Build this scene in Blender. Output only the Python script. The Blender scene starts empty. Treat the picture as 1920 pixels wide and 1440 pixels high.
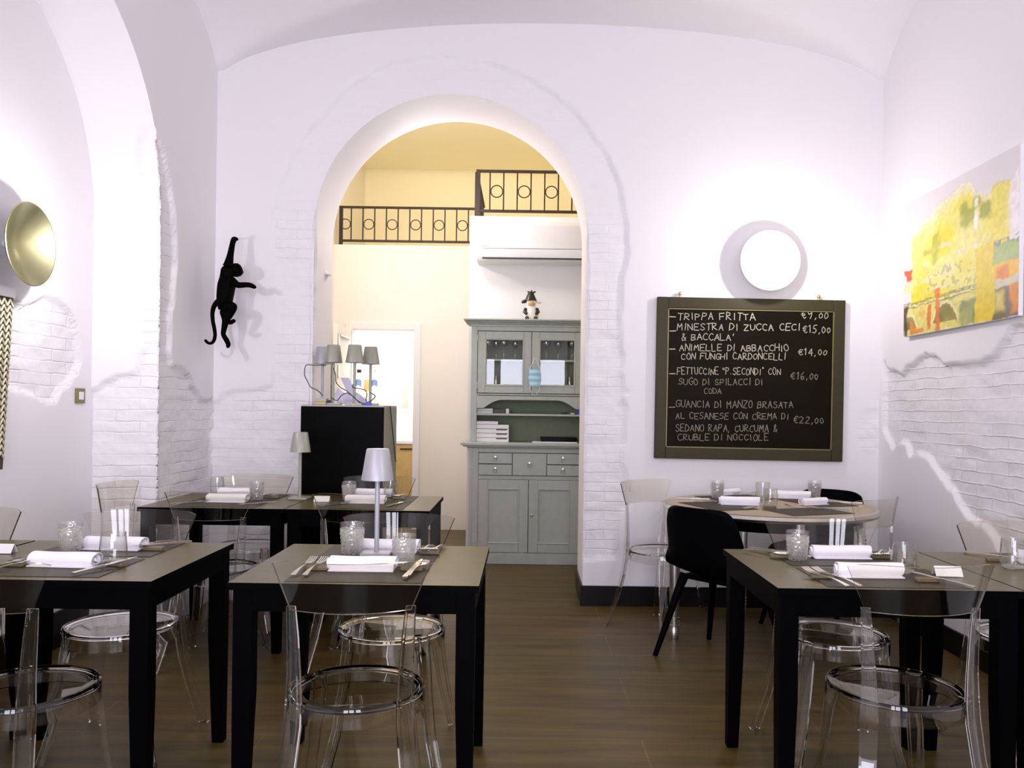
import bpy, math, random
import numpy as np
from mathutils import Vector, Matrix

random.seed(7)
scene = bpy.context.scene
C = scene.collection
PI = math.pi

# ------------------------------------------------------------------ camera
F = 1530.0                 # focal length in pixels of the 1920-wide frame
CX, CY = 985.0, 765.0      # where the camera axis meets the frame
ROLL = 0.014
EYE = 1.27
cam_d = bpy.data.cameras.new('camera')
cam = bpy.data.objects.new('camera', cam_d)
C.objects.link(cam)
cam_d.sensor_fit = 'HORIZONTAL'
cam_d.sensor_width = 36.0
cam_d.lens = 36.0 * F / 1920.0
cam_d.shift_x = -(CX - 960.0) / 1920.0
cam_d.shift_y = (CY - 720.0) / 1920.0
cam_d.clip_start = 0.05
cam.matrix_world = Matrix.Translation((0, 0, EYE)) @ Matrix.Rotation(PI / 2, 4, 'X') @ Matrix.Rotation(ROLL, 4, 'Z')
scene.camera = cam


def P(px, py, Y):
    """world point at depth Y behind a photo pixel"""
    dx, dy = px - CX, py - CY
    x = dx * math.cos(ROLL) + dy * math.sin(ROLL)
    y = -dx * math.sin(ROLL) + dy * math.cos(ROLL)
    return Vector((x * Y / F, Y, EYE - y * Y / F))


def PT(px, py, z):
    """world point at height z behind a photo pixel"""
    dx, dy = px - CX, py - CY
    y = -dx * math.sin(ROLL) + dy * math.cos(ROLL)
    return P(px, py, (EYE - z) * F / y)


def PX(px, py, X):
    """world point on the plane x = X behind a photo pixel"""
    dx, dy = px - CX, py - CY
    x = dx * math.cos(ROLL) + dy * math.sin(ROLL)
    return P(px, py, X * F / x)


# ------------------------------------------------------------------ light and exposure
scene.view_settings.view_transform = 'Standard'
scene.view_settings.look = 'None'
scene.view_settings.gamma = 1.0
scene.view_settings.use_curve_mapping = False
scene.view_settings.exposure = -0.25
scene.cycles.max_bounces = 12
scene.cycles.diffuse_bounces = 6
scene.cycles.glossy_bounces = 5
scene.cycles.transmission_bounces = 12
scene.cycles.transparent_max_bounces = 40
scene.cycles.caustics_reflective = False
scene.cycles.caustics_refractive = False
scene.cycles.sample_clamp_indirect = 6.0

world = bpy.data.worlds.new('world')
scene.world = world
world.use_nodes = True
world.node_tree.nodes['Background'].inputs[0].default_value = (0.75, 0.82, 1.0, 1)
world.node_tree.nodes['Background'].inputs[1].default_value = 0.3


def area(name, loc, rot, sx, sy, power, col):
    d = bpy.data.lights.new(name, 'AREA')
    d.shape = 'RECTANGLE'
    d.size, d.size_y = sx, sy
    d.energy = power
    d.color = col
    o = bpy.data.objects.new(name, d)
    C.objects.link(o)
    o.location = loc
    o.rotation_euler = rot
    return o


def point(name, loc, power, col, r=0.05, parent=None):
    d = bpy.data.lights.new(name, 'POINT')
    d.energy = power
    d.color = col
    d.shadow_soft_size = r
    o = bpy.data.objects.new(name, d)
    C.objects.link(o)
    o.location = loc
    o.parent = parent
    return o


DAY = (0.82, 0.835, 1.0)
LILAC = (1.0, 0.90, 0.93)
WARM = (1.0, 0.80, 0.42)
# daylight through the three glazed street doors behind the camera
for wx0, wx1 in ((-1.05, -0.58), (-0.46, 0.02), (0.26, 0.76)):
    area('street_daylight', ((wx0 + wx1) / 2, -1.52, 1.3), (PI / 2, 0, 0), wx1 - wx0, 1.7, 46, DAY)
# room lights: added fill behind the camera, spots in the back room, kitchen, gallery
point('room_fill_light', (-1.5, 0.3, 2.3), 52, LILAC, 0.08)  # unseen fill added to brighten the room, no fixture
point('room_fill_light', (1.8, 0.6, 2.3), 52, LILAC, 0.08)
point('back_room_light', (-0.75, 6.35, 3.1), 30, (1.0, 0.92, 0.96), 0.10)
point('back_room_light', (-1.3, 6.6, 2.9), 46, (1.0, 0.90, 0.84), 0.10)
point('gallery_light', (-0.2, 7.7, 4.35), 165, (1.0, 0.85, 0.50), 0.12)
area('kitchen_light', (-1.4, 9.6, 2.55), (0, 0, 0), 1.0, 1.2, 75, (1.0, 0.96, 0.90))
LAMP_POWER = 20

# ------------------------------------------------------------------ materials
MAT = {}


def mat(name, col, rough=0.5, metal=0.0, spec=0.5, **kw):
    if name in MAT:
        return MAT[name]
    m = bpy.data.materials.new(name)
    m.use_nodes = True
    b = m.node_tree.nodes['Principled BSDF']
    b.inputs['Base Color'].default_value = (*col, 1)
    b.inputs['Roughness'].default_value = rough
    b.inputs['Metallic'].default_value = metal
    b.inputs['Specular IOR Level'].default_value = spec
    if 'emit' in kw:
        b.inputs['Emission Color'].default_value = (*kw['emit'], 1)
        b.inputs['Emission Strength'].default_value = kw.get('strength', 1)
    if 'coat' in kw:
        b.inputs['Coat Weight'].default_value = kw['coat']
    if 'noise' in kw:    # subtle colour variation + bump
        nt = m.node_tree
        tc = nt.nodes.new('ShaderNodeTexCoord')
        n = nt.nodes.new('ShaderNodeTexNoise')
        n.inputs['Scale'].default_value = kw['noise']
        n.inputs['Detail'].default_value = 5
        nt.links.new(tc.outputs['Object'], n.inputs['Vector'])
        mx = nt.nodes.new('ShaderNodeMix')
        mx.data_type = 'RGBA'
        a = kw.get('amt', 0.15)
        mx.inputs[6].default_value = (*[c * (1 - a) for c in col], 1)
        mx.inputs[7].default_value = (*[min(1, c * (1 + a)) for c in col], 1)
        nt.links.new(n.outputs['Fac'], mx.inputs[0])
        nt.links.new(mx.outputs[2], b.inputs['Base Color'])
        bp = nt.nodes.new('ShaderNodeBump')
        bp.inputs['Strength'].default_value = kw.get('bump', 0.1)
        bp.inputs['Distance'].default_value = 0.005
        nt.links.new(n.outputs['Fac'], bp.inputs['Height'])
        nt.links.new(bp.outputs['Normal'], b.inputs['Normal'])
    MAT[name] = m
    return m


def glass_mat(name, tint, ior=1.46, bump=None):
    """solid clear glass or plastic"""
    m = bpy.data.materials.new(name)
    m.use_nodes = True
    nt = m.node_tree
    for n in list(nt.nodes):
        nt.nodes.remove(n)
    out = nt.nodes.new('ShaderNodeOutputMaterial')
    g = nt.nodes.new('ShaderNodeBsdfGlass')
    g.inputs['Color'].default_value = (*tint, 1)
    g.inputs['IOR'].default_value = ior
    g.inputs['Roughness'].default_value = 0.0
    nt.links.new(g.outputs[0], out.inputs[0])
    if bump:           # pressed pattern: part of the light scatters in the facets
        tc_ = nt.nodes.new('ShaderNodeTexCoord')
        tl = nt.nodes.new('ShaderNodeBsdfTranslucent')
        tl.inputs['Color'].default_value = (0.9, 0.9, 0.88, 1)
        tp = nt.nodes.new('ShaderNodeBsdfTransparent')
        m1 = nt.nodes.new('ShaderNodeMixShader')
        rp = nt.nodes.new('ShaderNodeValToRGB')      # facet ridges scatter, hollows stay clear
        rp.color_ramp.elements[0].position = 0.12
        rp.color_ramp.elements[0].color = (0.96, 0.96, 0.96, 1)
        rp.color_ramp.elements[1].position = 0.55
        rp.color_ramp.elements[1].color = (0.42, 0.42, 0.42, 1)
        sx = nt.nodes.new('ShaderNodeSeparateXYZ')
        nt.links.new(tc_.outputs['Object'], sx.inputs[0])
        up = nt.nodes.new('ShaderNodeMath')          # the smooth lip above the pattern is clear
        up.operation = 'GREATER_THAN'
        up.inputs[1].default_value = 0.084
        nt.links.new(sx.outputs['Z'], up.inputs[0])
        mxm = nt.nodes.new('ShaderNodeMath')
        mxm.operation = 'MAXIMUM'
        nt.links.new(rp.outputs[0], mxm.inputs[0])
        nt.links.new(up.outputs[0], mxm.inputs[1])
        nt.links.new(mxm.outputs[0], m1.inputs[0])
        nt.links.new(tl.outputs[0], m1.inputs[1])
        nt.links.new(tp.outputs[0], m1.inputs[2])
        gl = nt.nodes.new('ShaderNodeBsdfGlossy')
        gl.inputs['Roughness'].default_value = 0.05
        m2 = nt.nodes.new('ShaderNodeMixShader')
        m2.inputs[0].default_value = 0.14
        nt.links.new(m1.outputs[0], m2.inputs[1])
        nt.links.new(gl.outputs[0], m2.inputs[2])
        nt.links.new(m2.outputs[0], out.inputs[0])
        tc = nt.nodes.new('ShaderNodeTexCoord')
        v = nt.nodes.new('ShaderNodeTexVoronoi')
        v.inputs['Scale'].default_value = bump
        nt.links.new(tc.outputs['Object'], v.inputs['Vector'])
        bp = nt.nodes.new('ShaderNodeBump')
        bp.inputs['Strength'].default_value = 0.8
        bp.inputs['Distance'].default_value = 0.003
        nt.links.new(v.outputs['Distance'], bp.inputs['Height'])
        nt.links.new(v.outputs['Distance'], rp.inputs[0])
        nt.links.new(bp.outputs[0], gl.inputs['Normal'])
        nt.links.new(bp.outputs[0], tl.inputs['Normal'])
    MAT[name] = m
    return m


def thin_mat(name, tint, ior=1.45, gain=1.0):
    """thin clear sheet: straight-through view plus Fresnel reflection"""
    m = bpy.data.materials.new(name)
    m.use_nodes = True
    nt = m.node_tree
    for n in list(nt.nodes):
        nt.nodes.remove(n)
    out = nt.nodes.new('ShaderNodeOutputMaterial')
    t = nt.nodes.new('ShaderNodeBsdfTransparent')
    t.inputs['Color'].default_value = (*tint, 1)
    g = nt.nodes.new('ShaderNodeBsdfGlossy')
    g.inputs['Roughness'].default_value = 0.01
    fr = nt.nodes.new('ShaderNodeFresnel')
    ge = nt.nodes.new('ShaderNodeNewGeometry')
    io = nt.nodes.new('ShaderNodeMix')      # same reflection from either side of the sheet
    io.inputs[2].default_value = ior
    io.inputs[3].default_value = 1 / ior
    nt.links.new(ge.outputs['Backfacing'], io.inputs[0])
    nt.links.new(io.outputs[0], fr.inputs['IOR'])
    mu = nt.nodes.new('ShaderNodeMath')
    mu.operation = 'MULTIPLY'
    mu.use_clamp = True
    mu.inputs[1].default_value = gain
    nt.links.new(fr.outputs[0], mu.inputs[0])
    mx = nt.nodes.new('ShaderNodeMixShader')
    nt.links.new(mu.outputs[0], mx.inputs[0])
    nt.links.new(t.outputs[0], mx.inputs[1])
    nt.links.new(g.outputs[0], mx.inputs[2])
    nt.links.new(mx.outputs[0], out.inputs[0])
    MAT[name] = m
    return m


def wall_mat():
    m = bpy.data.materials.new('white_painted_plaster')
    m.use_nodes = True
    nt = m.node_tree
    b = nt.nodes['Principled BSDF']
    b.inputs['Base Color'].default_value = (0.83, 0.81, 0.83, 1)
    b.inputs['Roughness'].default_value = 0.7
    b.inputs['Specular IOR Level'].default_value = 0.2
    uv = nt.nodes.new('ShaderNodeUVMap')
    n0 = nt.nodes.new('ShaderNodeTexNoise')
    n0.inputs['Scale'].default_value = 7
    nt.links.new(uv.outputs[0], n0.inputs['Vector'])
    ad = nt.nodes.new('ShaderNodeVectorMath')
    ad.operation = 'MULTIPLY_ADD'
    ad.inputs[1].default_value = (0.03, 0.026, 0)
    nt.links.new(n0.outputs['Color'], ad.inputs[0])
    nt.links.new(uv.outputs[0], ad.inputs[2])
    br = nt.nodes.new('ShaderNodeTexBrick')
    br.inputs['Scale'].default_value = 1.0
    br.inputs['Brick Width'].default_value = 0.27
    br.inputs['Row Height'].default_value = 0.062
    br.inputs['Mortar Size'].default_value = 0.006
    br.inputs['Mortar Smooth'].default_value = 0.9
    br.inputs['Color1'].default_value = (1, 1, 1, 1)
    br.inputs['Color2'].default_value = (0.8, 0.8, 0.8, 1)
    br.inputs['Mortar'].default_value = (0.05, 0.05, 0.05, 1)
    nt.links.new(ad.outputs[0], br.inputs['Vector'])
    n1 = nt.nodes.new('ShaderNodeTexNoise')
    n1.inputs['Scale'].default_value = 28
    n1.inputs['Detail'].default_value = 6
    n1.inputs['Roughness'].default_value = 0.65
    nt.links.new(uv.outputs[0], n1.inputs['Vector'])
    # brick height * (mortar varies), plus rough noise
    sm = nt.nodes.new('ShaderNodeMath')
    sm.operation = 'MULTIPLY_ADD'
    sm.inputs[1].default_value = 0.9
    nt.links.new(n1.outputs['Fac'], sm.inputs[0])
    nt.links.new(br.outputs['Color'], sm.inputs[2])
    at = nt.nodes.new('ShaderNodeAttribute')
    at.attribute_name = 'brick'
    mu = nt.nodes.new('ShaderNodeMath')
    mu.operation = 'MULTIPLY'
    nt.links.new(sm.outputs[0], mu.inputs[0])
    nt.links.new(at.outputs['Fac'], mu.inputs[1])
    # faint trowel marks everywhere
    n2 = nt.nodes.new('ShaderNodeTexNoise')
    n2.inputs['Scale'].default_value = 5
    n2.inputs['Detail'].default_value = 3
    nt.links.new(uv.outputs[0], n2.inputs['Vector'])
    fin = nt.nodes.new('ShaderNodeMath')
    fin.operation = 'MULTIPLY_ADD'
    fin.inputs[1].default_value = 0.12
    nt.links.new(n2.outputs['Fac'], fin.inputs[0])
    nt.links.new(mu.outputs[0], fin.inputs[2])
    bp = nt.nodes.new('ShaderNodeBump')
    bp.inputs['Strength'].default_value = 0.55
    bp.inputs['Distance'].default_value = 0.007
    nt.links.new(fin.outputs[0], bp.inputs['Height'])
    nt.links.new(bp.outputs[0], b.inputs['Normal'])
    MAT['wall'] = m
    return m


def floor_mat():
    m = bpy.data.materials.new('brown_wood_look_floor')
    m.use_nodes = True
    nt = m.node_tree
    b = nt.nodes['Principled BSDF']
    tc = nt.nodes.new('ShaderNodeTexCoord')
    mp = nt.nodes.new('ShaderNodeMapping')
    mp.inputs['Location'].default_value = (0.26, 0.1, 0)
    nt.links.new(tc.outputs['Object'], mp.inputs['Vector'])
    br = nt.nodes.new('ShaderNodeTexBrick')
    br.offset = 0.5
    br.inputs['Scale'].default_value = 1
    br.inputs['Brick Width'].default_value = 1.45
    br.inputs['Row Height'].default_value = 0.36
    br.inputs['Mortar Size'].default_value = 0.0022
    br.inputs['Mortar Smooth'].default_value = 0.2
    br.inputs['Bias'].default_value = 0.0
    br.inputs['Color1'].default_value = (0.084, 0.060, 0.014, 1)
    br.inputs['Color2'].default_value = (0.090, 0.054, 0.014, 1)
    br.inputs['Mortar'].default_value = (0.15, 0.11, 0.06, 1)
    nt.links.new(mp.outputs[0], br.inputs['Vector'])
    mp2 = nt.nodes.new('ShaderNodeMapping')
    mp2.inputs['Scale'].default_value = (0.9, 9, 1)
    nt.links.new(tc.outputs['Object'], mp2.inputs['Vector'])
    n = nt.nodes.new('ShaderNodeTexNoise')
    n.inputs['Scale'].default_value = 1.6
    n.inputs['Detail'].default_value = 7
    n.inputs['Roughness'].default_value = 0.6
    nt.links.new(mp2.outputs[0], n.inputs['Vector'])
    rp = nt.nodes.new('ShaderNodeValToRGB')
    rp.color_ramp.elements[0].position = 0.3
    rp.color_ramp.elements[0].color = (0.45, 0.5, 0.5, 1)
    rp.color_ramp.elements[1].position = 0.72
    rp.color_ramp.elements[1].color = (1.45, 1.4, 1.35, 1)
    nt.links.new(n.outputs['Fac'], rp.inputs[0])
    mx = nt.nodes.new('ShaderNodeMix')
    mx.data_type = 'RGBA'
    mx.blend_type = 'MULTIPLY'
    mx.inputs[0].default_value = 1
    nt.links.new(br.outputs['Color'], mx.inputs[6])
    nt.links.new(rp.outputs[0], mx.inputs[7])
    nt.links.new(mx.outputs[2], b.inputs['Base Color'])
    b.inputs['Roughness'].default_value = 0.4
    b.inputs['Specular IOR Level'].default_value = 0.25
    bp = nt.nodes.new('ShaderNodeBump')
    bp.inputs['Strength'].default_value = 0.12
    bp.inputs['Distance'].default_value = 0.003
    nt.links.new(n.outputs['Fac'], bp.inputs['Height'])
    nt.links.new(bp.outputs[0], b.inputs['Normal'])
    MAT['floor'] = m
    return m


def attr_mat(name, attr, rough=0.5):
    m = bpy.data.materials.new(name)
    m.use_nodes = True
    nt = m.node_tree
    b = nt.nodes['Principled BSDF']
    a = nt.nodes.new('ShaderNodeAttribute')
    a.attribute_name = attr
    nt.links.new(a.outputs['Color'], b.inputs['Base Color'])
    b.inputs['Roughness'].default_value = rough
    MAT[name] = m
    return m


wall_mat()
floor_mat()
glass_mat('clear_plastic', (0.985, 0.98, 0.97), 1.49)
thin_mat('clear_panel', (0.945, 0.93, 0.89), 1.42)
thin_mat('drinking_glass', (0.95, 0.955, 0.945), 1.5, 1.8)
glass_mat('cut_glass', (0.985, 0.99, 0.985), 1.45, 95)
thin_mat('shelf_glass', (0.88, 0.89, 0.88), 1.8, 3.2)
thin_mat('cabinet_glass', (0.97, 0.975, 0.97), 1.45)
mat('panel_edge', (0.055, 0.042, 0.022), 0.12, spec=0.8)
mat('white_paint', (0.80, 0.79, 0.80), 0.6, noise=3, amt=0.02, bump=0.02)
mat('cream_paint', (0.82, 0.78, 0.72), 0.65, noise=2, amt=0.02, bump=0.02)
mat('gallery_paint', (0.92, 0.86, 0.66), 0.7, noise=2, amt=0.03, bump=0.02)
mat('table_wood', (0.088, 0.067, 0.014), 0.33, spec=0.42, noise=22, amt=0.3, bump=0.06)
mat('table_frame', (0.0008, 0.0008, 0.0012), 0.5, spec=0.02, noise=30, amt=0.3, bump=0.05)
mat('place_mat', (0.034, 0.027, 0.015), 0.62, noise=160, amt=0.4, bump=0.3)
mat('black_skirting', (0.003, 0.0025, 0.002), 0.3, spec=0.2, noise=6, amt=0.4, bump=0.03)
mat('black_lacquer', (0.0008, 0.0008, 0.0008), 0.3, spec=0.05, noise=8, amt=0.2, bump=0.01)
mat('black_plastic', (0.0012, 0.0012, 0.002), 0.5, spec=0.03, noise=80, amt=0.2, bump=0.05)
mat('black_resin', (0.0012, 0.0012, 0.0008), 0.6, spec=0.03, noise=60, amt=0.3, bump=0.15)
mat('wrought_iron', (0.03, 0.015, 0.010), 0.5, metal=0.2, noise=40, amt=0.3, bump=0.1)
mat('cabinet_paint', (0.41, 0.44, 0.39), 0.5, noise=18, amt=0.10, bump=0.05)
mat('cabinet_inside', (0.22, 0.25, 0.15), 0.6, noise=10, amt=0.15, bump=0.03)
mat('steel', (0.62, 0.60, 0.56), 0.28, metal=1.0, noise=30, amt=0.05, bump=0.02)
mat('cutlery', (0.80, 0.76, 0.70), 0.22, metal=1.0, noise=30, amt=0.05, bump=0.02)
mat('brushed_side', (0.30, 0.29, 0.22), 0.4, metal=0.4, noise=20, amt=0.1, bump=0.03)
mat('lamp_grey', (0.40, 0.40, 0.43), 0.38, metal=0.25, noise=12, amt=0.05, bump=0.01)
mat('lamp_sage', (0.34, 0.34, 0.28), 0.38, metal=0.25, noise=12, amt=0.05, bump=0.01)
mat('linen', (0.88, 0.86, 0.90), 0.85, noise=220, amt=0.04, bump=0.25)
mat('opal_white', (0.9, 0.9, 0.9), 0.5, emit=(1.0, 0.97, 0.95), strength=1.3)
mat('dish_metal', (0.36, 0.35, 0.20), 0.30, metal=1.0, noise=14, amt=0.05, bump=0.02)
mat('white_card', (0.86, 0.85, 0.86), 0.6, noise=40, amt=0.02, bump=0.02)
mat('white_plastic', (0.82, 0.82, 0.84), 0.4, noise=20, amt=0.02, bump=0.01)
mat('dark_slot', (0.02, 0.02, 0.018), 0.5, noise=20, amt=0.1, bump=0.02)
mat('board_frame', (0.042, 0.036, 0.016), 0.42, spec=0.2, noise=40, amt=0.15, bump=0.04)
mat('slate', (0.0075, 0.006, 0.003), 0.35, spec=0.06, noise=5, amt=0.5, bump=0.02)
mat('chalk_faint', (0.30, 0.27, 0.20), 0.9, noise=60, amt=0.5, bump=0.1)
mat('chalk', (0.52, 0.48, 0.38), 0.9, noise=120, amt=0.25, bump=0.1)
mat('round_top', (0.42, 0.33, 0.22), 0.38, noise=25, amt=0.12, bump=0.02)
mat('rest_wood', (0.14, 0.11, 0.06), 0.5, noise=50, amt=0.2, bump=0.05)
mat('switch_bronze', (0.24, 0.20, 0.08), 0.4, metal=0.5, noise=30, amt=0.05, bump=0.02)
mat('mask_blue', (0.42, 0.68, 0.82), 0.85, noise=90, amt=0.06, bump=0.1)
mat('cable_black', (0.01, 0.009, 0.008), 0.5, noise=40, amt=0.1, bump=0.02)
mat('blue_plug', (0.08, 0.09, 0.75), 0.4, noise=40, amt=0.1, bump=0.02)
mat('label_blue', (0.10, 0.22, 0.45), 0.5, noise=40, amt=0.1, bump=0.02)
mat('amber', (0.62, 0.40, 0.14), 0.4, noise=20, amt=0.15, bump=0.02)
mat('oak', (0.55, 0.38, 0.14), 0.5, noise=14, amt=0.2, bump=0.05)
mat('cow_white', (0.84, 0.82, 0.76), 0.3, noise=40, amt=0.04, bump=0.01)
mat('cow_black', (0.010, 0.008, 0.006), 0.3, noise=40, amt=0.2, bump=0.01)
mat('book_olive', (0.06, 0.055, 0.03), 0.5, noise=60, amt=0.3, bump=0.03)
mat('brass', (0.45, 0.36, 0.16), 0.35, metal=0.9, noise=40, amt=0.1, bump=0.02)
mat('weave_light', (0.62, 0.57, 0.40), 0.7, noise=60, amt=0.15, bump=0.1)
mat('weave_dark', (0.05, 0.045, 0.02), 0.7, noise=60, amt=0.2, bump=0.1)
mat('grey_panel', (0.42, 0.43, 0.38), 0.5, noise=10, amt=0.05, bump=0.02)
mat('pale_paper', (0.66, 0.65, 0.80), 0.7, noise=30, amt=0.05, bump=0.1)


# ------------------------------------------------------------------ object helpers
def tag(o, label=None, cat=None, group=None, kind=None):
    if label:
        o['label'] = label
    if cat:
        o['category'] = cat
    if group:
        o['group'] = group
    if kind:
        o['kind'] = kind
    return o


def thing(name, label, cat, loc=(0, 0, 0), rot=(0, 0, 0), group=None):
    o = bpy.data.objects.new(name, None)
    o.empty_display_size = 0.05
    C.objects.link(o)
    o.location = loc
    o.rotation_euler = rot
    return tag(o, label, cat, group)


def copy_tree(o, parent=None):
    c = o.copy()
    C.objects.link(c)
    c.parent = parent
    for ch in list(o.children):
        copy_tree(ch, c)
    return c


_proto = {}


def inst(key, builder, loc, rot, label, cat, group=None):
    if key in _proto:
        o = copy_tree(_proto[key])
    else:
        o = builder()
        _proto[key] = o
    o.location = loc
    o.rotation_euler = rot if isinstance(rot, (tuple, list)) else (0, 0, rot)
    for k in ('group',):
        if k in o:
            del o[k]
    return tag(o, label, cat, group)


class MB:
    def __init__(self):
        self.v, self.f = [], []

    def add(self, vs, fs):
        n = len(self.v)
        self.v += [tuple(p) for p in vs]
        self.f += [tuple(i + n for i in f) for f in fs]
        return self

    def box(self, x0, x1, y0, y1, z0, z1, M=None):
        vs = [Vector((x, y, z)) for z in (z0, z1) for y in (y0, y1) for x in (x0, x1)]
        if M is not None:
            vs = [M @ p for p in vs]
        return self.add(vs, [(0, 2, 3, 1), (4, 5, 7, 6), (0, 1, 5, 4), (2, 6, 7, 3), (0, 4, 6, 2), (1, 3, 7, 5)])

    def taper(self, a, b, ha, hb):
        """post from point a to b with half sizes (hx,hy) at both ends"""
        vs = []
        for p, h in ((a, ha), (b, hb)):
            for sx, sy in ((-1, -1), (1, -1), (1, 1), (-1, 1)):
                vs.append((p[0] + sx * h[0], p[1] + sy * h[1], p[2]))
        return self.add(vs, [(3, 2, 1, 0), (4, 5, 6, 7), (0, 1, 5, 4), (1, 2, 6, 5), (2, 3, 7, 6), (3, 0, 4, 7)])

    def sweep(self, pts, prof, xdir=None, scales=None, closed=False):
        """sweep a closed 2-D profile along pts; xdir fixes profile x"""
        pts = [Vector(p) for p in pts]
        n, k = len(pts), len(prof)
        rings, prev = [], None
        for i, p in enumerate(pts):
            if closed:
                t = pts[(i + 1) % n] - pts[i - 1]
            else:
                t = pts[min(i + 1, n - 1)] - pts[max(i - 1, 0)]
            t.normalize()
            if xdir is not None:
                x = Vector(xdir)
            elif prev is not None:
                x = prev
            else:
                x = Vector((1, 0, 0)) if abs(t.x) < 0.8 else Vector((0, 1, 0))
            x = (x - t * x.dot(t)).normalized()
            prev = x
            y = t.cross(x)
            s = scales[i] if scales else 1.0
            if isinstance(s, (int, float)):
                s = (s, s)
            rings.append([p + x * (a * s[0]) + y * (b * s[1]) for a, b in prof])
        vs = [q for r in rings for q in r]
        fs = []
        m = n if closed else n - 1
        for i in range(m):
            j = (i + 1) % n
            for a in range(k):
                b = (a + 1) % k
                fs.append((i * k + a, i * k + b, j * k + b, j * k + a))
        if not closed:
            fs.append(tuple(reversed(range(k))))
            fs.append(tuple(range((n - 1) * k, n * k)))
        return self.add(vs, fs)

    def tube(self, pts, r, n=8, closed=False):
        prof = [(math.cos(2 * PI * a / n), math.sin(2 * PI * a / n)) for a in range(n)]
        sc = [r] * len(pts) if isinstance(r, (int, float)) else list(r)
        return self.sweep(pts, prof, None, sc, closed)

    def lathe(self, prof, n=32, M=None, close=False):
        """prof: (r, z) points; r==0 ends become poles"""
        vs, fs, idx = [], [], []
        for r, z in prof:
            if r < 1e-6:
                idx.append([len(vs)])
                vs.append(Vector((0, 0, z)))
            else:
                idx.append(list(range(len(vs), len(vs) + n)))
                vs += [Vector((r * math.cos(2 * PI * a / n), r * math.sin(2 * PI * a / n), z)) for a in range(n)]
        seq = list(range(len(prof)))
        pairs = list(zip(seq[:-1], seq[1:]))
        if close:
            pairs.append((seq[-1], 0))
        for i, j in pairs:
            A, B = idx[i], idx[j]
            for a in range(n):
                b = (a + 1) % n
                if len(A) == 1 and len(B) == 1:
                    continue
                if len(A) == 1:
                    fs.append((A[0], B[b], B[a]))
                elif len(B) == 1:
                    fs.append((A[a], A[b], B[0]))
                else:
                    fs.append((A[a], A[b], B[b], B[a]))
        if M is not None:
            vs = [M @ p for p in vs]
        return self.add(vs, fs)

    def prism(self, poly, d0, d1, plane='xz'):
        """extrude a polygon: plane xz -> along y, xy -> along z, yz -> along x"""
        def q(a, b, d):
            return {'xz': (a, d, b), 'xy': (a, b, d), 'yz': (d, a, b)}[plane]
        n = len(poly)
        vs = [q(a, b, d0) for a, b in poly] + [q(a, b, d1) for a, b in poly]
        fs = [tuple(range(n)), tuple(reversed(range(n, 2 * n)))]
        fs += [(i, i + n, (i + 1) % n + n, (i + 1) % n) for i in range(n)]
        return self.add(vs, fs)

    def sheet(self, fn, nu, nv, th):
        """thick sheet: fn(u,v)->Vector for u,v in 0..1, thickness th along the normal"""
        g = [[Vector(fn(i / nu, j / nv)) for i in range(nu + 1)] for j in range(nv + 1)]
        vs = []
        for s in (0.5, -0.5):
            for j in range(nv + 1):
                for i in range(nu + 1):
                    du = g[j][min(i + 1, nu)] - g[j][max(i - 1, 0)]
                    dv = g[min(j + 1, nv)][i] - g[max(j - 1, 0)][i]
                    nn = du.cross(dv)
                    nn = nn.normalized() if nn.length > 1e-9 else Vector((0, 0, 1))
                    vs.append(g[j][i] + nn * th * s)
        W = nu + 1
        N = W * (nv + 1)
        fs = []
        for j in range(nv):
            for i in range(nu):
                a = j * W + i
                fs.append((a, a + 1, a + 1 + W, a + W))
                fs.append((N + a, N + a + W, N + a + 1 + W, N + a + 1))
        for i in range(nu):
            fs.append((i, N + i, N + i + 1, i + 1))
            a = nv * W + i
            fs.append((a, a + 1, N + a + 1, N + a))
        for j in range(nv):
            a = j * W
            fs.append((a, a + W, N + a + W, N + a))
            a = j * W + nu
            fs.append((a, N + a, N + a + W, a + W))
        return self.add(vs, fs)

    def build(self, name, m, parent=None, bevel=0.0, loc=None, sharp=38):
        me = bpy.data.meshes.new(name)
        me.from_pydata(self.v, [], self.f)
        import bmesh
        bm = bmesh.new()
        bm.from_mesh(me)
        bmesh.ops.recalc_face_normals(bm, faces=bm.faces)
        bm.to_mesh(me)
        bm.free()
        me.materials.append(MAT[m])
        me.shade_smooth()
        me.set_sharp_from_angle(angle=math.radians(sharp))
        o = bpy.data.objects.new(name, me)
        C.objects.link(o)
        if parent is not None:
            o.parent = parent
        if loc is not None:
            o.location = loc
        if bevel:
            b = o.modifiers.new('bevel', 'BEVEL')
            b.width = bevel
            b.segments = 2
            b.limit_method = 'ANGLE'
        return o


def obox(name, m, parent, x0, x1, y0, y1, z0, z1, bevel=0.002):
    return MB().box(x0, x1, y0, y1, z0, z1).build(name, m, parent, bevel)


def struct(o):
    o['kind'] = 'structure'
    return o


def RX(a):
    return Matrix.Rotation(a, 4, 'X')


# ------------------------------------------------------------------ wall surfaces
def vnoise(x, y, seed=0):
    xi, yi = np.floor(x).astype(np.int64), np.floor(y).astype(np.int64)
    fx, fy = x - xi, y - yi

    def h(a, b):
        n = (a * 374761393 + b * 668265263 + seed * 1442695) & 0x7fffffff
        n = ((n ^ (n >> 13)) * 1274126177) & 0x7fffffff
        return ((n ^ (n >> 16)) & 0xffff) / 65535.0
    fx, fy = fx * fx * (3 - 2 * fx), fy * fy * (3 - 2 * fy)
    return (h(xi, yi) * (1 - fx) + h(xi + 1, yi) * fx) * (1 - fy) + (h(xi, yi + 1) * (1 - fx) + h(xi + 1, yi + 1) * fx) * fy


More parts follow.
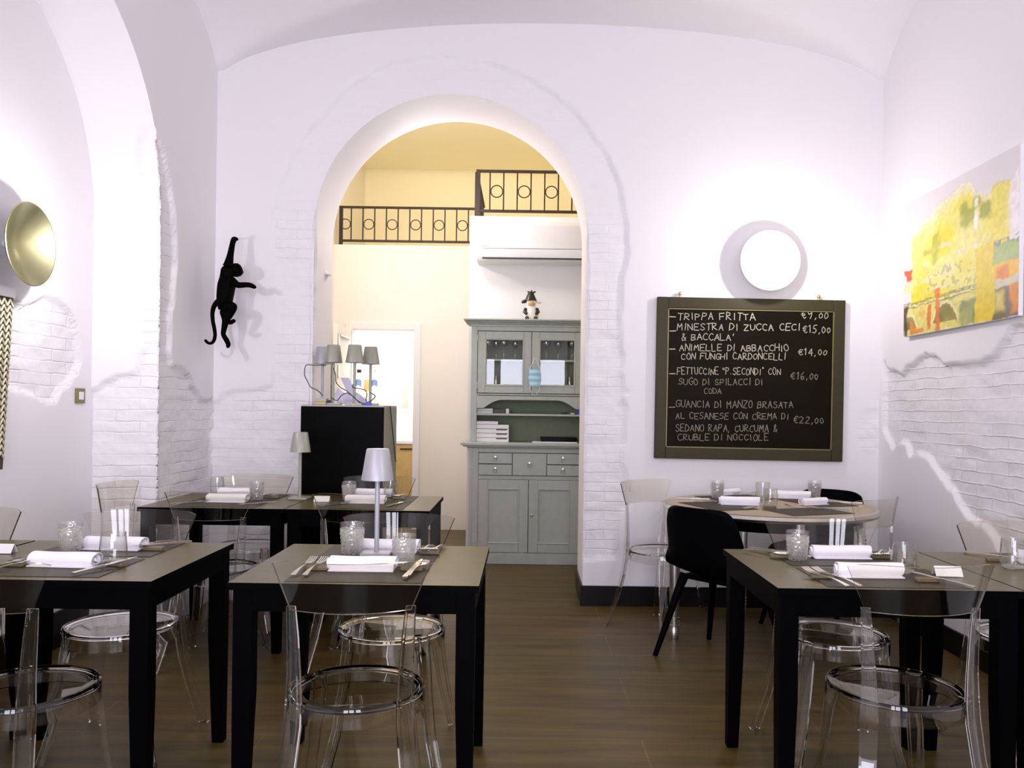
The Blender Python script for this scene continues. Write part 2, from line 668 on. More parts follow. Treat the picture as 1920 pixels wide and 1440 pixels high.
def poly_sd(u, v, poly):
    """signed distance, negative inside"""
    d = np.full(u.shape, 1e9)
    ins = np.zeros(u.shape, bool)
    n = len(poly)
    for i in range(n):
        ax, ay = poly[i]
        bx, by = poly[(i + 1) % n]
        ex, ey = bx - ax, by - ay
        t = np.clip(((u - ax) * ex + (v - ay) * ey) / (ex * ex + ey * ey + 1e-12), 0, 1)
        d = np.minimum(d, np.hypot(u - ax - t * ex, v - ay - t * ey))
        c = ((ay > v) != (by > v)) & (u < (bx - ax) * (v - ay) / (by - ay + 1e-12) + ax)
        ins ^= c
    return np.where(ins, -d, d)


def sstep(x, a, b):
    t = np.clip((x - a) / (b - a), 0, 1)
    return t * t * (3 - 2 * t)


REC = 0.020


def brick_field(u, v, polys, seed=0, depth=REC, soft=0.012):
    """recess depth and brick mask on a wall plane"""
    w = (vnoise(u * 14, v * 14, seed) - 0.5) * 0.03 + (vnoise(u * 45, v * 45, seed + 3) - 0.5) * 0.012
    sd = np.full(u.shape, 1e9)
    for p in polys:
        sd = np.minimum(sd, p(u, v) if callable(p) else poly_sd(u, v, p))
    m = 1 - sstep(sd + w, -soft, soft * 0.3)
    rough = (vnoise(u * 9, v * 22, seed + 5) - 0.5) * 0.008 + (vnoise(u * 40, v * 60, seed + 6) - 0.5) * 0.005
    patchy = 0.25 + 0.75 * sstep(vnoise(u * 4.5, v * 7, seed + 11), 0.3, 0.65)
    return m * (depth + rough), m * patchy


def grid_wall(name, u0, u1, v0, v1, cell, to3d, field=None, hole=None, m='wall', uvf=None):
    nu, nv = max(1, int(round((u1 - u0) / cell))), max(1, int(round((v1 - v0) / cell)))
    U, V = np.meshgrid(np.linspace(u0, u1, nu + 1), np.linspace(v0, v1, nv + 1))
    keep = np.ones((nv, nu), bool)
    if hole is not None:
        keep = hole((U[:-1, :-1] + U[1:, 1:]) / 2, (V[:-1, :-1] + V[1:, 1:]) / 2) > 0
        # pull every vertex on the rim of the opening exactly onto its outline
        pad_k = np.zeros((nv + 2, nu + 2), bool)
        pad_k[1:-1, 1:-1] = keep
        pad_r = np.zeros((nv + 2, nu + 2), bool)
        pad_r[1:-1, 1:-1] = ~keep
        tk = pad_k[:-1, :-1] | pad_k[1:, :-1] | pad_k[:-1, 1:] | pad_k[1:, 1:]
        tr = pad_r[:-1, :-1] | pad_r[1:, :-1] | pad_r[:-1, 1:] | pad_r[1:, 1:]
        rim = tk & tr
        e = 1e-4
        for _ in range(2):
            s = hole(U, V)
            gu, gv = (hole(U + e, V) - s) / e, (hole(U, V + e) - s) / e
            U, V = np.where(rim, U - gu * s, U), np.where(rim, V - gv * s, V)
        V = np.maximum(V, v0)
    D, K = field(U, V) if field else (np.zeros(U.shape), np.zeros(U.shape))
    X = to3d(U, V, D)
    co = np.stack([np.broadcast_to(a, U.shape) for a in X], -1).reshape(-1, 3)
    W = nu + 1
    J, I = np.nonzero(keep)
    a = J * W + I
    faces = np.stack([a, a + 1, a + 1 + W, a + W], 1)
    me = bpy.data.meshes.new(name)
    me.vertices.add(len(co))
    me.vertices.foreach_set('co', co.astype(np.float32).ravel())
    me.loops.add(faces.size)
    me.loops.foreach_set('vertex_index', faces.astype(np.int32).ravel())
    me.polygons.add(len(faces))
    me.polygons.foreach_set('loop_start', np.arange(0, faces.size, 4, dtype=np.int32))
    me.update(calc_edges=True)
    uvl = me.uv_layers.new(name='UVMap')
    U2, V2 = uvf(U, V) if uvf else (U, V)
    uv = np.stack([U2.ravel()[faces.ravel()], V2.ravel()[faces.ravel()]], 1)
    uvl.data.foreach_set('uv', uv.astype(np.float32).ravel())
    at = me.attributes.new('brick', 'FLOAT', 'POINT')
    at.data.foreach_set('value', K.astype(np.float32).ravel())
    import bmesh
    bm = bmesh.new()
    bm.from_mesh(me)
    bmesh.ops.delete(bm, geom=[q for q in bm.verts if not q.link_faces], context='VERTS')
    bm.to_mesh(me)
    bm.free()
    me.materials.append(MAT[m])
    me.shade_smooth()
    o = bpy.data.objects.new(name, me)
    C.objects.link(o)
    return struct(o)


# room dimensions
XL, XR = -2.02, 2.29          # left and right wall faces
YB = 5.28                     # back wall face
YF = -1.6                     # wall behind the camera
XN = -2.40                    # back of the blind arch on the left
NY0, NY1 = 2.41, 4.51         # blind arch opening along the left wall
NC, NR, NS = 3.46, 1.05, 2.29  # its centre, radius and springing height
AX, AR, AS = -0.50, 0.886, 2.41  # doorway arch centre, radius, springing
WT = 0.52                     # wall thickness at the arch
SPR = 3.34                    # springing of the vault
CXC, CHW = (XL + XR) / 2, (XR - XL) / 2


def hA(x):
    return SPR + 0.42 * np.sqrt(np.clip(1 - ((x - CXC) / CHW) ** 2, 0, 1))


def hB(y):
    t = np.abs(((y - 0.6) % 4.68) - 2.34) / 2.34
    return SPR + 0.66 * np.sqrt(np.clip(1 - t ** 2, 0, 1))


def arch_sd(c, r, s, z0=-1.0):
    def f(u, v):
        x = np.abs(u - c)
        up = np.hypot(x, v - s) - r
        lo = x - r
        return np.where(v > s, up, lo)
    return f


door_hole = arch_sd(AX, AR, AS)
niche_hole = arch_sd(NC, NR, NS)


def ring(u, v):
    """brick ring round the doorway: recessed band just outside the opening"""
    d = door_hole(u, v)
    wd = 0.245 + 0.02 * np.sin(v * 5.0 + u * 3)
    return np.where(v > 0.30, np.maximum(-d - 0.05, d - wd), 0.3 - v + np.maximum(0, d - wd))


def bpx(pts):       # photo outline -> back wall plane (x, z)
    r = []
    for a, b in pts:
        p = P(a, b, YB)
        r.append((p.x, p.z))
    return r


def spx(pts, X):    # photo outline -> side wall plane (y, z)
    r = []
    for a, b in pts:
        p = PX(a, b, X)
        r.append((p.y, p.z))
    return r


# floor
fl = struct(MB().box(-2.6, 2.5, YF - 0.1, 12.0, -0.06, 0.0).build('floor', 'floor'))

# back wall with the doorway arch
patch_left = bpx([(340, 690), (356, 702), (366, 728), (380, 746), (410, 750), (424, 738), (440, 729), (478, 732), (492, 728),
                  (600, 700), (600, 1150), (340, 1150)])
patch_mid = bpx([(1100, 715), (1168, 728), (1196, 735), (1170, 742), (1165, 860), (1185, 930), (1150, 1010), (1100, 1050)])
patch_right = bpx([(1610, 780), (1632, 748), (1665, 730), (1665, 840), (1640, 860), (1618, 850), (1600, 820)])


def back_field(u, v):
    D, K = brick_field(u, v, [ring, patch_left, patch_mid], 1, 0.017)
    D2, K2 = brick_field(u, v, [patch_right], 9, 0.004, 0.05)
    # brickwork of the ring fades into plaster near the crown
    fade = 1 - 0.8 * sstep(v, 2.2, 2.7)
    return np.maximum(D, D2), np.maximum(K * fade, K2 * 0.5)


grid_wall('wall_back', XL - 0.06, XR + 0.06, 0, 3.85, 0.015, lambda u, v, d: (u, YB + d, v), back_field, door_hole)

# reveal of the doorway arch
prof = [(AX - AR, z) for z in np.linspace(0, AS, 60)] + \
       [(AX - AR * math.cos(a), AS + AR * math.sin(a)) for a in np.linspace(0, PI, 72)[1:-1]] + \
       [(AX + AR, z) for z in np.linspace(AS, 0, 60)]
prof = np.array(prof)
plen = np.concatenate([[0], np.cumsum(np.hypot(*np.diff(prof, axis=0).T))])


def reveal(u, v, d):
    x = np.interp(u, plen, prof[:, 0])
    z = np.interp(u, plen, prof[:, 1])
    r = np.hypot(x - AX, np.maximum(z - AS, 0)) + 1e-9
    nx, nz = (x - AX) / r, np.maximum(z - AS, 0) / r
    return x + nx * d, YB + 0.010 + v, z + nz * d


def reveal_field(u, v):
    z = np.interp(u, plen, prof[:, 1])
    edge = (vnoise(u * 16, v * 16, 4) - 0.4) * 0.05 + 0.05
    k = (1 - sstep(v, edge - 0.01, edge + 0.01)) * (1 - sstep(z, 2.2, 2.6))
    return k * (0.012 + 0.012 * vnoise(u * 18, v * 18, 8)), k


grid_wall('trim_1', 0, plen[-1], 0, WT - 0.010, 0.02, reveal, reveal_field, uvf=lambda u, v: (v, np.interp(u, plen, prof[:, 1])))

# left wall strip beyond and over the blind arch
strip = spx([(300, 258), (308, 285), (318, 330), (326, 380), (331, 440), (330, 520), (322, 600), (320, 660), (326, 686), (345, 688),
             (356, 702), (366, 728), (380, 746), (401, 750), (401, 1100), (280, 1100), (280, 258)], XL)


def left_field(u, v):
    return brick_field(u, v, [strip], 12, 0.022)


jamb_poly_px = [(287, 250), (278, 262), (270, 285), (266, 330), (266, 420), (266, 560), (264, 640), (262, 684), (252, 694), (225, 700),
                (200, 712), (184, 724), (168, 732), (160, 760), (160, 1120), (310, 1120), (310, 250)]
jamb_poly = []
for a, b in jamb_poly_px:
    q = P(a, b, NY1)
    jamb_poly.append((q.x, q.z))
def jamb_at(u, v):
    return brick_field(u, v, [jamb_poly], 15, 0.022)[0]


def left_map(u, v, d):
    push = np.where((np.abs(niche_hole(u, v)) < 0.003) & (u > NC + 0.5), jamb_at(np.full(u.shape, XL), v), 0)
    r = np.hypot(u - NC, np.maximum(v - NS, 0)) + 1e-9
    return XL - d, u + push * (u - NC) / r, v + push * np.maximum(v - NS, 0) / r


grid_wall('wall_left', 1.9, YB + 0.045, 0, 4.1, 0.015, left_map, left_field, niche_hole)
MB().add([(XL, YF, 0), (XL, 1.9, 0), (XL, 1.9, 4.1), (XL, YF, 4.1)], [(0, 1, 2, 3)]).build('wall_left', 'white_paint')['kind'] = 'structure'

# reveal of the blind arch (far jamb, curved soffit, near jamb)
nprof = [(NY1, z) for z in np.linspace(0, NS, 160)] + \
        [(NC + NR * math.cos(a), NS + NR * math.sin(a)) for a in np.linspace(0, PI, 110)[1:-1]] + \
        [(NY0, z) for z in np.linspace(NS, 0, 20)]
nprof = np.array(nprof)
nlen = np.concatenate([[0], np.cumsum(np.hypot(*np.diff(nprof, axis=0).T))])


def niche_reveal(u, v, d):
    y = np.interp(u, nlen, nprof[:, 0])
    z = np.interp(u, nlen, nprof[:, 1])
    r = np.hypot(y - NC, np.maximum(z - NS, 0)) + 1e-9
    ny, nz = (y - NC) / r, np.maximum(z - NS, 0) / r
    # arris follows the broken edge of the wall strip
    dx = np.where(v < 1e-4, left_field(y, z)[0], 0)
    return XL - v - dx, y + ny * d, z + nz * d


def niche_field(u, v):
    y = np.interp(u, nlen, nprof[:, 0])
    z = np.interp(u, nlen, nprof[:, 1])
    D, K = brick_field(XL - v, z, [jamb_poly], 15, 0.022)
    on = (y > NC + 0.5).astype(float)
    return D * on, K * on


grid_wall('trim_2', 0, nlen[-1], 0, XL - XN, 0.015, niche_reveal, niche_field, uvf=lambda u, v: (v, np.interp(u, nlen, nprof[:, 1])))

niche_patch = spx([(-60, 566), (20, 562), (28, 560), (44, 578), (58, 566), (80, 558), (105, 560), (124, 572), (140, 598), (151, 632), (151, 668),
                   (143, 700), (125, 722), (112, 742), (104, 756), (84, 756), (66, 742), (40, 730), (15, 724), (-60, 700)], XN)
grid_wall('wall_niche', NY0, NY1 + 0.06, 0, 3.4, 0.015, lambda u, v, d: (XN - d, u, v),
          lambda u, v: brick_field(u, v, [niche_patch], 21, 0.024))

# right wall
right_patch = spx([(1656, 668), (1662, 690), (1690, 702), (1700, 685), (1718, 672), (1736, 660), (1752, 668), (1770, 686), (1790, 682), (1812, 678),
                   (1836, 680), (1860, 672), (1878, 640), (1896, 612), (1925, 612), (2150, 560), (2150, 1300), (1890, 1110), (1874, 1040),
                   (1862, 1010), (1842, 985), (1822, 972), (1806, 964), (1790, 935), (1770, 900), (1752, 880), (1738, 860), (1722, 850),
                   (1704, 856), (1696, 832), (1684, 830), (1672, 840), (1660, 820), (1656, 800)], XR)
grid_wall('wall_right', 2.3, YB + 0.045, 0, 4.1, 0.015, lambda u, v, d: (XR + d, u, v),
          lambda u, v: brick_field(u, v, [right_patch], 31, 0.024))
MB().add([(XR, YF, 0), (XR, 2.3, 0), (XR, 2.3, 4.1), (XR, YF, 4.1)], [(0, 1, 2, 3)]).build('wall_right', 'white_paint')['kind'] = 'structure'

# groin vault
grid_wall('ceiling', XL, XR, YF, YB + 0.02, 0.04, lambda u, v, d: (u, v, np.maximum(hA(u), hB(v))))
struct(MB().box(XL, XR, YF - 0.1, YF, 0, 4.1).build('wall_front', 'white_paint'))

# skirting boards
sk = MB()
sk.box(AX + AR - 0.014, XR, YB - 0.014, YB, 0, 0.128)
struct(sk.build('baseboard_back', 'black_skirting', None, 0.002))
struct(MB().box(AX + AR - 0.014, AX + AR + 0.002, YB, YB + WT, 0, 0.128).build('baseboard_reveal', 'black_skirting', None, 0.002))
struct(MB().box(XR - 0.014, XR, YF, YB - 0.015, 0, 0.128).build('baseboard_right', 'black_skirting', None, 0.002))
struct(MB().box(XL + 0.03, AX - AR - 0.01, YB - 0.012, YB + 0.01, 0, 0.10).build('baseboard_back', 'white_paint', None, 0.002))
struct(MB().box(XN, XN + 0.012, NY0 + 0.01, NY1 - 0.01, 0, 0.19).build('baseboard_niche', 'black_skirting', None, 0.002))

# ------------------------------------------------------------------ back room, gallery, kitchen
YR1, YR2 = 7.10, 8.44          # cabinet wall and door wall
GZ = 2.935                     # gallery floor height
XS = -0.503                    # left end of the cabinet wall
dx0, dx1, dz = -1.795, -1.16, 2.06   # kitchen doorway
b = MB()
b.box(XS, 2.2, YR1, YR1 + 0.12, 0, GZ)
b.box(XS, XS + 0.12, YR1 + 0.12, YR2, 0, GZ)
struct(b.build('wall_cabinet', 'white_paint'))
b = MB()
b.box(-2.2, dx0 - 0.02, YR2, YR2 + 0.12, 0, GZ)
b.box(dx1 + 0.02, XS, YR2, YR2 + 0.12, 0, GZ)
b.box(dx0 - 0.02, dx1 + 0.02, YR2, YR2 + 0.12, dz + 0.02, GZ)
struct(b.build('wall_kitchen', 'cream_paint'))
struct(MB().box(-2.12, -2.0, YB + WT, YR2, 0, GZ).box(-2.12, -2.0, YB + WT, 10.1, GZ, 5.4).build('wall_back_room', 'cream_paint'))
struct(MB().box(2.2, 2.32, YB + WT, 10.1, 0, 5.4).build('wall_back_room', 'cream_paint'))
b = MB()      # rear face of the thick wall, so light stays in its room
b.box(-2.2, AX - AR - 0.02, YB + 0.06, YB + WT - 0.01, 0, 5.4)
b.box(AX + AR + 0.02, 2.3, YB + 0.06, YB + WT - 0.01, 0, 5.4)
b.box(AX - AR - 0.02, AX + AR + 0.02, YB + 0.06, YB + WT - 0.01, AS + AR + 0.03, 5.4)
struct(b.build('wall_core', 'white_paint'))
g = MB()
g.box(-2.0, XS, YR2 + 0.12, 10.0, GZ - 0.1, GZ)
g.box(XS + 0.12, 2.2, YR1 + 0.12, 10.0, GZ - 0.1, GZ)
struct(g.build('gallery_floor', 'gallery_paint'))
struct(MB().box(-2.0, 2.2, 10.0, 10.1, GZ, 4.18).build('wall_gallery', 'gallery_paint'))


def gv(u, v):
    a = v * PI / 2
    return Vector((-2.0 + 4.2 * u, 10.0 - 4.2 * math.sin(a) * 1.0, 4.18 + 0.9 * (1 - math.cos(a)) - 0.10 * math.sin(u * PI) * 0))


struct(MB().sheet(gv, 4, 20, 0.02).build('ceiling_gallery', 'gallery_paint'))
# kitchen shell
k = MB()
k.box(-2.6, -2.5, YR2 + 0.12, 11.2, 0, 2.8)
k.box(-0.62, -0.52, YR2 + 0.12, 11.2, 0, 2.8)
k.box(-2.6, -0.5, 11.2, 11.3, 0, 2.8)
struct(k.build('wall_far_kitchen', 'white_paint'))
struct(MB().box(-2.6, -0.5, YR2 + 0.12, 11.3, 2.70, 2.80).build('ceiling_kitchen', 'white_paint'))
# door casing
b = MB()
b.box(dx0 - 0.07, dx0, YR2 - 0.02, YR2 + 0.13, 0, dz + 0.07)
b.box(dx1, dx1 + 0.07, YR2 - 0.02, YR2 + 0.13, 0, dz + 0.07)
b.box(dx0, dx1, YR2 - 0.02, YR2 + 0.13, dz, dz + 0.07)
struct(b.build('trim_3', 'white_paint', None, 0.003))
d = thing('door_1', None, None, (dx0 - 0.01, YR2 - 0.03, 0))
struct(d)
obox('door_leaf', 'cream_paint', d, -0.04, 0.0, -0.62, 0.0, 0.01, 2.05, 0.003)
for z in (1.90, 1.60):
    obox('hinge', 'steel', d, 0.0, 0.012, -0.60, -0.54, z - 0.06, z + 0.06, 0.002)
obox('closer_arm', 'steel', d, 0.0, 0.02, -0.56, -0.10, 1.94, 1.96, 0.002)


def railing(p0, axis, n, pitch, h, label, first_ring, ring_every=2, lead=0.0):
    t = thing('iron_railing', label, 'railing', p0, (0, 0, axis))
    L = lead + pitch * n
    obox('top_rail', 'wrought_iron', t, 0, L, -0.012, 0.012, h - 0.022, h, 0.001)
    obox('bottom_rail', 'wrought_iron', t, 0, L, -0.010, 0.010, 0.035, 0.058, 0.001)
    obox('post', 'wrought_iron', t, -0.001, 0.034, -0.016, 0.016, 0.0, h, 0.001)
    for i in range(n):
        x = lead + pitch * (i + 1) - 0.0
        if x > L - 0.02:
            break
        obox('baluster', 'wrought_iron', t, x - 0.006, x + 0.006, -0.006, 0.006, 0.055, h - 0.02, 0.0005)
    for i in range(first_ring, n, ring_every):
        cxr = lead + pitch * (i + 0.5)
        pts = [(cxr + 0.052 * math.cos(a), 0, h * 0.54 + 0.052 * math.sin(a)) for a in np.linspace(0, 2 * PI, 28, endpoint=False)]
        MB().tube(pts, 0.005, 6, True).build('scroll_ring', 'wrought_iron', t)
    return t


railing((-1.955, YR2 + 0.03, GZ), 0, 12, 0.1215, 0.405, 'black iron gallery railing with rings above the kitchen door', 0)
railing((-0.455, YR1 + 0.03, GZ + 0.005), 0, 10, 0.1195, 0.405, 'black iron gallery railing with rings above the air conditioner', 1, 2, 0.0)
railing((-0.455, YR1 + 0.09, GZ + 0.005), PI / 2, 10, 0.122, 0.405, 'black iron railing running back along the gallery corner', 1)

# kitchen contents
fr = thing('kitchen_fridge', 'low white kitchen fridge seen through the doorway under the labelled bottles', 'fridge', (-1.78, 9.25, 0))
obox('body', 'white_plastic', fr, -0.25, 0.30, -0.05, 0.5, 0, 1.43, 0.01)
obox('door', 'white_plastic', fr, -0.25, 0.30, -0.09, -0.052, 0.05, 1.42, 0.008)
for i, (px, lab) in enumerate(((673, 'white bottle with blue emblem and dark cap, left one in the kitchen doorway'),
                               (703, 'white bottle with blue emblem and small cap, right one in the kitchen doorway'))):
    p = P(px, 730, 9.3)
    t = thing('bottle', lab, 'bottle', (p.x, 9.3, 1.432), (0, 0, 0), 'white bottles in the kitchen')
    MB().lathe([(0, 0), (0.042, 0), (0.046, 0.02), (0.046, 0.15), (0.03, 0.19), (0.018, 0.215), (0, 0.215)], 20).build('body', 'white_plastic', t)
    MB().lathe([(0, 0.215), (0.026 if i == 0 else 0.012, 0.215), (0.026 if i == 0 else 0.012, 0.25), (0, 0.25)], 14).build('cap', 'cable_black' if i == 0 else 'grey_panel', t)
    em = MB()
    for q in (0.06, 0.085, 0.11):
        pts = [(0.047 * math.sin(a), -0.047 * math.cos(a), q + 0.022 * math.cos(a * 2.2)) for a in np.linspace(-0.75, 0.75, 9)]
        em.tube(pts, 0.009, 6)
    em.build('emblem', 'label_blue', t)
p = P(688, 728, 9.32)
t = thing('storage_jar', 'amber jar between the two white bottles in the kitchen', 'jar', (p.x, 9.34, 1.432))
MB().lathe([(0, 0), (0.036, 0), (0.038, 0.02), (0.038, 0.12), (0.028, 0.14), (0, 0.14)], 18).build('body', 'amber', t)
MB().lathe([(0, 0.14), (0.030, 0.14), (0.030, 0.165), (0, 0.165)], 16).build('lid', 'white_plastic', t)
p = P(752, 800, 10.0)
t = thing('wall_cupboard', 'tall white kitchen cupboard with a grey panel, deep inside the doorway', 'cupboard', (p.x, 10.1, 0))
obox('body', 'cream_paint', t, -0.13, 0.20, 0, 0.4, 0, 1.78, 0.004)
obox('panel', 'grey_panel', t, -0.02, 0.07, -0.012, -0.001, 1.27, 1.55, 0.003)
obox('panel_frame', 'white_paint', t, -0.035, 0.085, -0.008, -0.0005, 1.255, 1.565, 0.003)
t = thing('wooden_unit', 'honey oak kitchen unit with white top, low in the doorway', 'kitchen unit', (-1.30, 8.85, 0))
obox('body', 'oak', t, -0.13, 0.5, 0, 0.55, 0.03, 0.86, 0.004)
obox('worktop', 'white_plastic', t, -0.15, 0.52, -0.02, 0.57, 0.862, 0.90, 0.004)
obox('handle', 'dark_slot', t, -0.05, 0.08, -0.018, -0.0005, 0.80, 0.815, 0.002)

# ------------------------------------------------------------------ air conditioner
p = P(893, 488, 6.88)
t = thing('air_conditioner', 'long white wall air conditioner under the gallery railing', 'air conditioner', (p.x, 6.88, 2.51))
MB().prism([(0.22, 0.0), (0.03, 0.0), (0.0, 0.05), (0.0, 0.30), (0.02, 0.33), (0.22, 0.33)], 0, 0.98, 'yz').build('casing', 'white_plastic', t, 0.006)
MB().prism([(-0.008, 0.028), (-0.003, 0.018), (-0.012, 0.098), (-0.018, 0.098)], 0.05, 0.98, 'yz').build('vent_flap', 'white_plastic', t, 0.002)
obox('vent_slot', 'dark_slot', t, 0.05, 0.98, -0.010, 0.0, 0.014, 0.026, 0.0)
obox('flap_seam', 'grey_panel', t, 0.05, 0.98, -0.020, -0.001, 0.099, 0.104, 0.0)
obox('badge', 'grey_panel', t, 0.045, 0.09, -0.003, -0.0005, 0.118, 0.126, 0.0)

# ------------------------------------------------------------------ dresser cabinet
YC = 6.63
S = F / YC
cab = thing('dresser_cabinet', 'tall sage grey dresser with glazed doors below the gallery', 'cabinet', (0.035, YC, 0))
HW = 0.485           # half width
cp = 'cabinet_paint'
# lower carcass (no front), made of panels so that it is hollow
b = MB()
b.box(-HW, -HW + 0.025, 0, 0.45, 0, 0.94)
b.box(HW - 0.025, HW, 0, 0.45, 0, 0.94)
b.box(-HW + 0.025, HW - 0.025, 0.43, 0.45, 0, 0.94)
b.box(-HW + 0.025, HW - 0.025, 0.022, 0.43, 0.05, 0.09)
b.box(-HW + 0.025, HW - 0.025, 0.022, 0.43, 0.69, 0.715)
b.box(-HW + 0.075, HW - 0.075, 0.0, 0.02, 0.687, 0.718)
b.box(-HW + 0.075, HW - 0.075, 0.0, 0.02, 0.085, 0.093)
b.box(-HW + 0.025, -HW + 0.075, 0, 0.02, 0.09, 0.94)
b.box(HW - 0.075, HW - 0.025, 0, 0.02, 0.09, 0.94)
b.box(-HW + 0.075, HW - 0.075, 0, 0.02, 0.905, 0.94)
b.build('carcass', cp, cab, 0.002)
obox('plinth', cp, cab, -HW - 0.008, HW + 0.008, -0.012, 0.0, 0.0, 0.085, 0.004)
b = MB()
b.box(-HW - 0.07, HW + 0.07, -0.05, 0.46, 0.962, 0.985)
b.box(-HW - 0.05, HW + 0.05, -0.035, 0.455, 0.95, 0.962)
b.box(-HW - 0.02, HW + 0.02, -0.012, 0.452, 0.94, 0.95)
b.build('counter', cp, cab, 0.004)


def knob(parent, x, y, z):
    o = MB()
    M = Matrix.Translation((x, y, z)) @ RX(PI / 2)
    o.lathe([(0, 0), (0.011, 0), (0.011, 0.004), (0.006, 0.006), (0.006, 0.014), (0.009, 0.018), (0, 0.02)], 14, M)
    pts = [(x + 0.016 * math.sin(a), y - 0.016, z - 0.018 - 0.016 * math.cos(a)) for a in np.linspace(0, 2 * PI, 16, endpoint=False)]
    o.tube(pts, 0.0028, 6, True)
    return o.build('ring_pull', 'steel', parent)


def drawer(x0, x1, z0, z1):
    d = obox('drawer', cp, cab, x0 + 0.002, x1 - 0.002, -0.012, 0.018, z0 + 0.002, z1 - 0.002, 0.003)
    knob(d, (x0 + x1) / 2, -0.012, (z0 + z1) / 2 + 0.012)


xa, xb = -HW + 0.075, HW - 0.075
xm0, xm1 = -0.135, 0.145
drawer(xa, xm0, 0.813, 0.903)
drawer(xa, xm0, 0.72, 0.811)
drawer(xm0, xm1, 0.72, 0.903)
drawer(xm1, xb, 0.813, 0.903)
drawer(xm1, xb, 0.72, 0.811)


def frame_door(name, x0, x1, z0, z1, y, st, glazed, th=0.022):
    b = MB()
    b.box(x0, x0 + st, y, y + th, z0, z1)
    b.box(x1 - st, x1, y, y + th, z0, z1)
    b.box(x0 + st, x1 - st, y, y + th, z1 - st, z1)
    b.box(x0 + st, x1 - st, y, y + th, z0, z0 + st)
    d = b.build(name, cp, cab, 0.003)
    c = MB()          # ovolo bead inside the frame
    r = 0.010
    loop = [(x0 + st, z0 + st), (x1 - st, z0 + st), (x1 - st, z1 - st), (x0 + st, z1 - st)]
    for i in range(4):
        a, e = loop[i], loop[(i + 1) % 4]
        c.tube([(a[0], y + 0.006, a[1]), (e[0], y + 0.006, e[1])], r, 8)
    c.build('bead', cp, d)
    if glazed:
        MB().box(x0 + st, x1 - st, y + 0.010, y + 0.013, z0 + st, z1 - st).build('pane', 'cabinet_glass', d)
    else:
        obox('panel', cp, d, x0 + st, x1 - st, y + 0.012, y + 0.018, z0 + st, z1 - st, 0.0)
    return d


d1 = frame_door('door', xa + 0.002, -0.002, 0.095, 0.685, -0.004, 0.075, False)
d2 = frame_door('door', 0.002, xb - 0.002, 0.095, 0.685, -0.004, 0.075, False)
MB().lathe([(0, 0), (0.012, 0), (0.012, 0.004), (0.004, 0.006), (0.004, 0.012), (0, 0.013)], 12,
           Matrix.Translation((0.028, -0.004, 0.40)) @ RX(PI / 2)).build('keyhole_plate', 'brass', d2)
for z in (0.17, 0.61):
    MB().tube([(xa, -0.006, z - 0.025), (xa, -0.006, z + 0.025)], 0.005, 8).build('hinge', cp, d1)
# upper part, set back on the counter
YU = 0.07
b = MB()
b.box(-HW, -HW + 0.05, YU, 0.42, 0.985, 1.95)
b.box(HW - 0.05, HW, YU, 0.42, 0.985, 1.95)
b.box(-HW + 0.05, HW - 0.05, YU, 0.40, 1.90, 1.95)
b.box(-HW + 0.05, HW - 0.05, YU, 0.40, 1.365, 1.385)
b.build('upper_frame', cp, cab, 0.002)
obox('back_panel', 'cabinet_inside', cab, -HW + 0.05, HW - 0.05, 0.40, 0.42, 0.985, 1.95, 0)
xi, xo = -HW + 0.05, HW - 0.05
poly = [(xi, 1.365), (xi, 1.265), (xi + 0.05, 1.265)]
for q in np.linspace(0, 1, 9):
    poly.append((xi + 0.06 + 0.15 * q, 1.268 + 0.067 * math.sin(q * PI / 2)))
for q in np.linspace(1, 0, 9):
    poly.append((xo - 0.06 - 0.15 * q, 1.268 + 0.067 * math.sin(q * PI / 2)))
poly += [(xo - 0.05, 1.265), (xo, 1.265), (xo, 1.365)]
# valance built as quads between its wavy edge and the straight top
b = MB()
low = poly[1:-1]
vs, fs = [], []
for yy in (YU, YU + 0.02):
    for x, z in low:
        vs.append((x, yy, z))
        vs.append((x, yy, 1.372))
n = len(low)
for s in range(2):
    o_ = s * 2 * n
    for i in range(n - 1):
        fs.append((o_ + 2 * i, o_ + 2 * i + 2, o_ + 2 * i + 3, o_ + 2 * i + 1))
for i in range(n - 1):
    fs.append((2 * i, 2 * i + 2, 2 * n + 2 * i + 2, 2 * n + 2 * i))
b.add(vs, fs).build('valance', cp, cab)
obox('shelf', cp, cab, xi, xo, YU + 0.015, 0.40, 1.205, 1.222, 0.002)
obox('shelf', cp, cab, xi, xo, YU + 0.035, 0.40, 1.655, 1.672, 0.002)
b = MB()
for i, (o_, z0, z1) in enumerate(((0.008, 1.935, 1.955), (0.022, 1.955, 1.968), (0.045, 1.968, 1.98), (0.062, 1.98, 1.995))):
    b.box(-HW - o_, HW + o_, YU - o_, 0.425, z0, z1)
b.build('cornice', cp, cab, 0.005)
u1 = frame_door('glazed_door', xi + 0.005, 0.008, 1.39, 1.895, YU - 0.006, 0.062, True)
u2 = frame_door('glazed_door', 0.012, xo - 0.005, 1.39, 1.895, YU - 0.006, 0.062, True)
for z in (1.45, 1.84):
    MB().tube([(xi + 0.002, YU - 0.008, z - 0.025), (xi + 0.002, YU - 0.008, z + 0.025)], 0.005, 8).build('hinge', cp, u1)
MB().tube([(0.035, YU - 0.006, 1.675), (0.035, YU - 0.035, 1.675)], 0.004, 8).build('key', 'brass', u2)


def cabp(px, py, yl):
    """world point on plane at local depth yl inside the cabinet"""
    return P(px, py, YC + yl)


# hanging face mask
t = thing('face_mask', 'light blue pleated face mask hanging from the dresser door key', 'face mask', (0.075, YC + 0.03, 1.66))


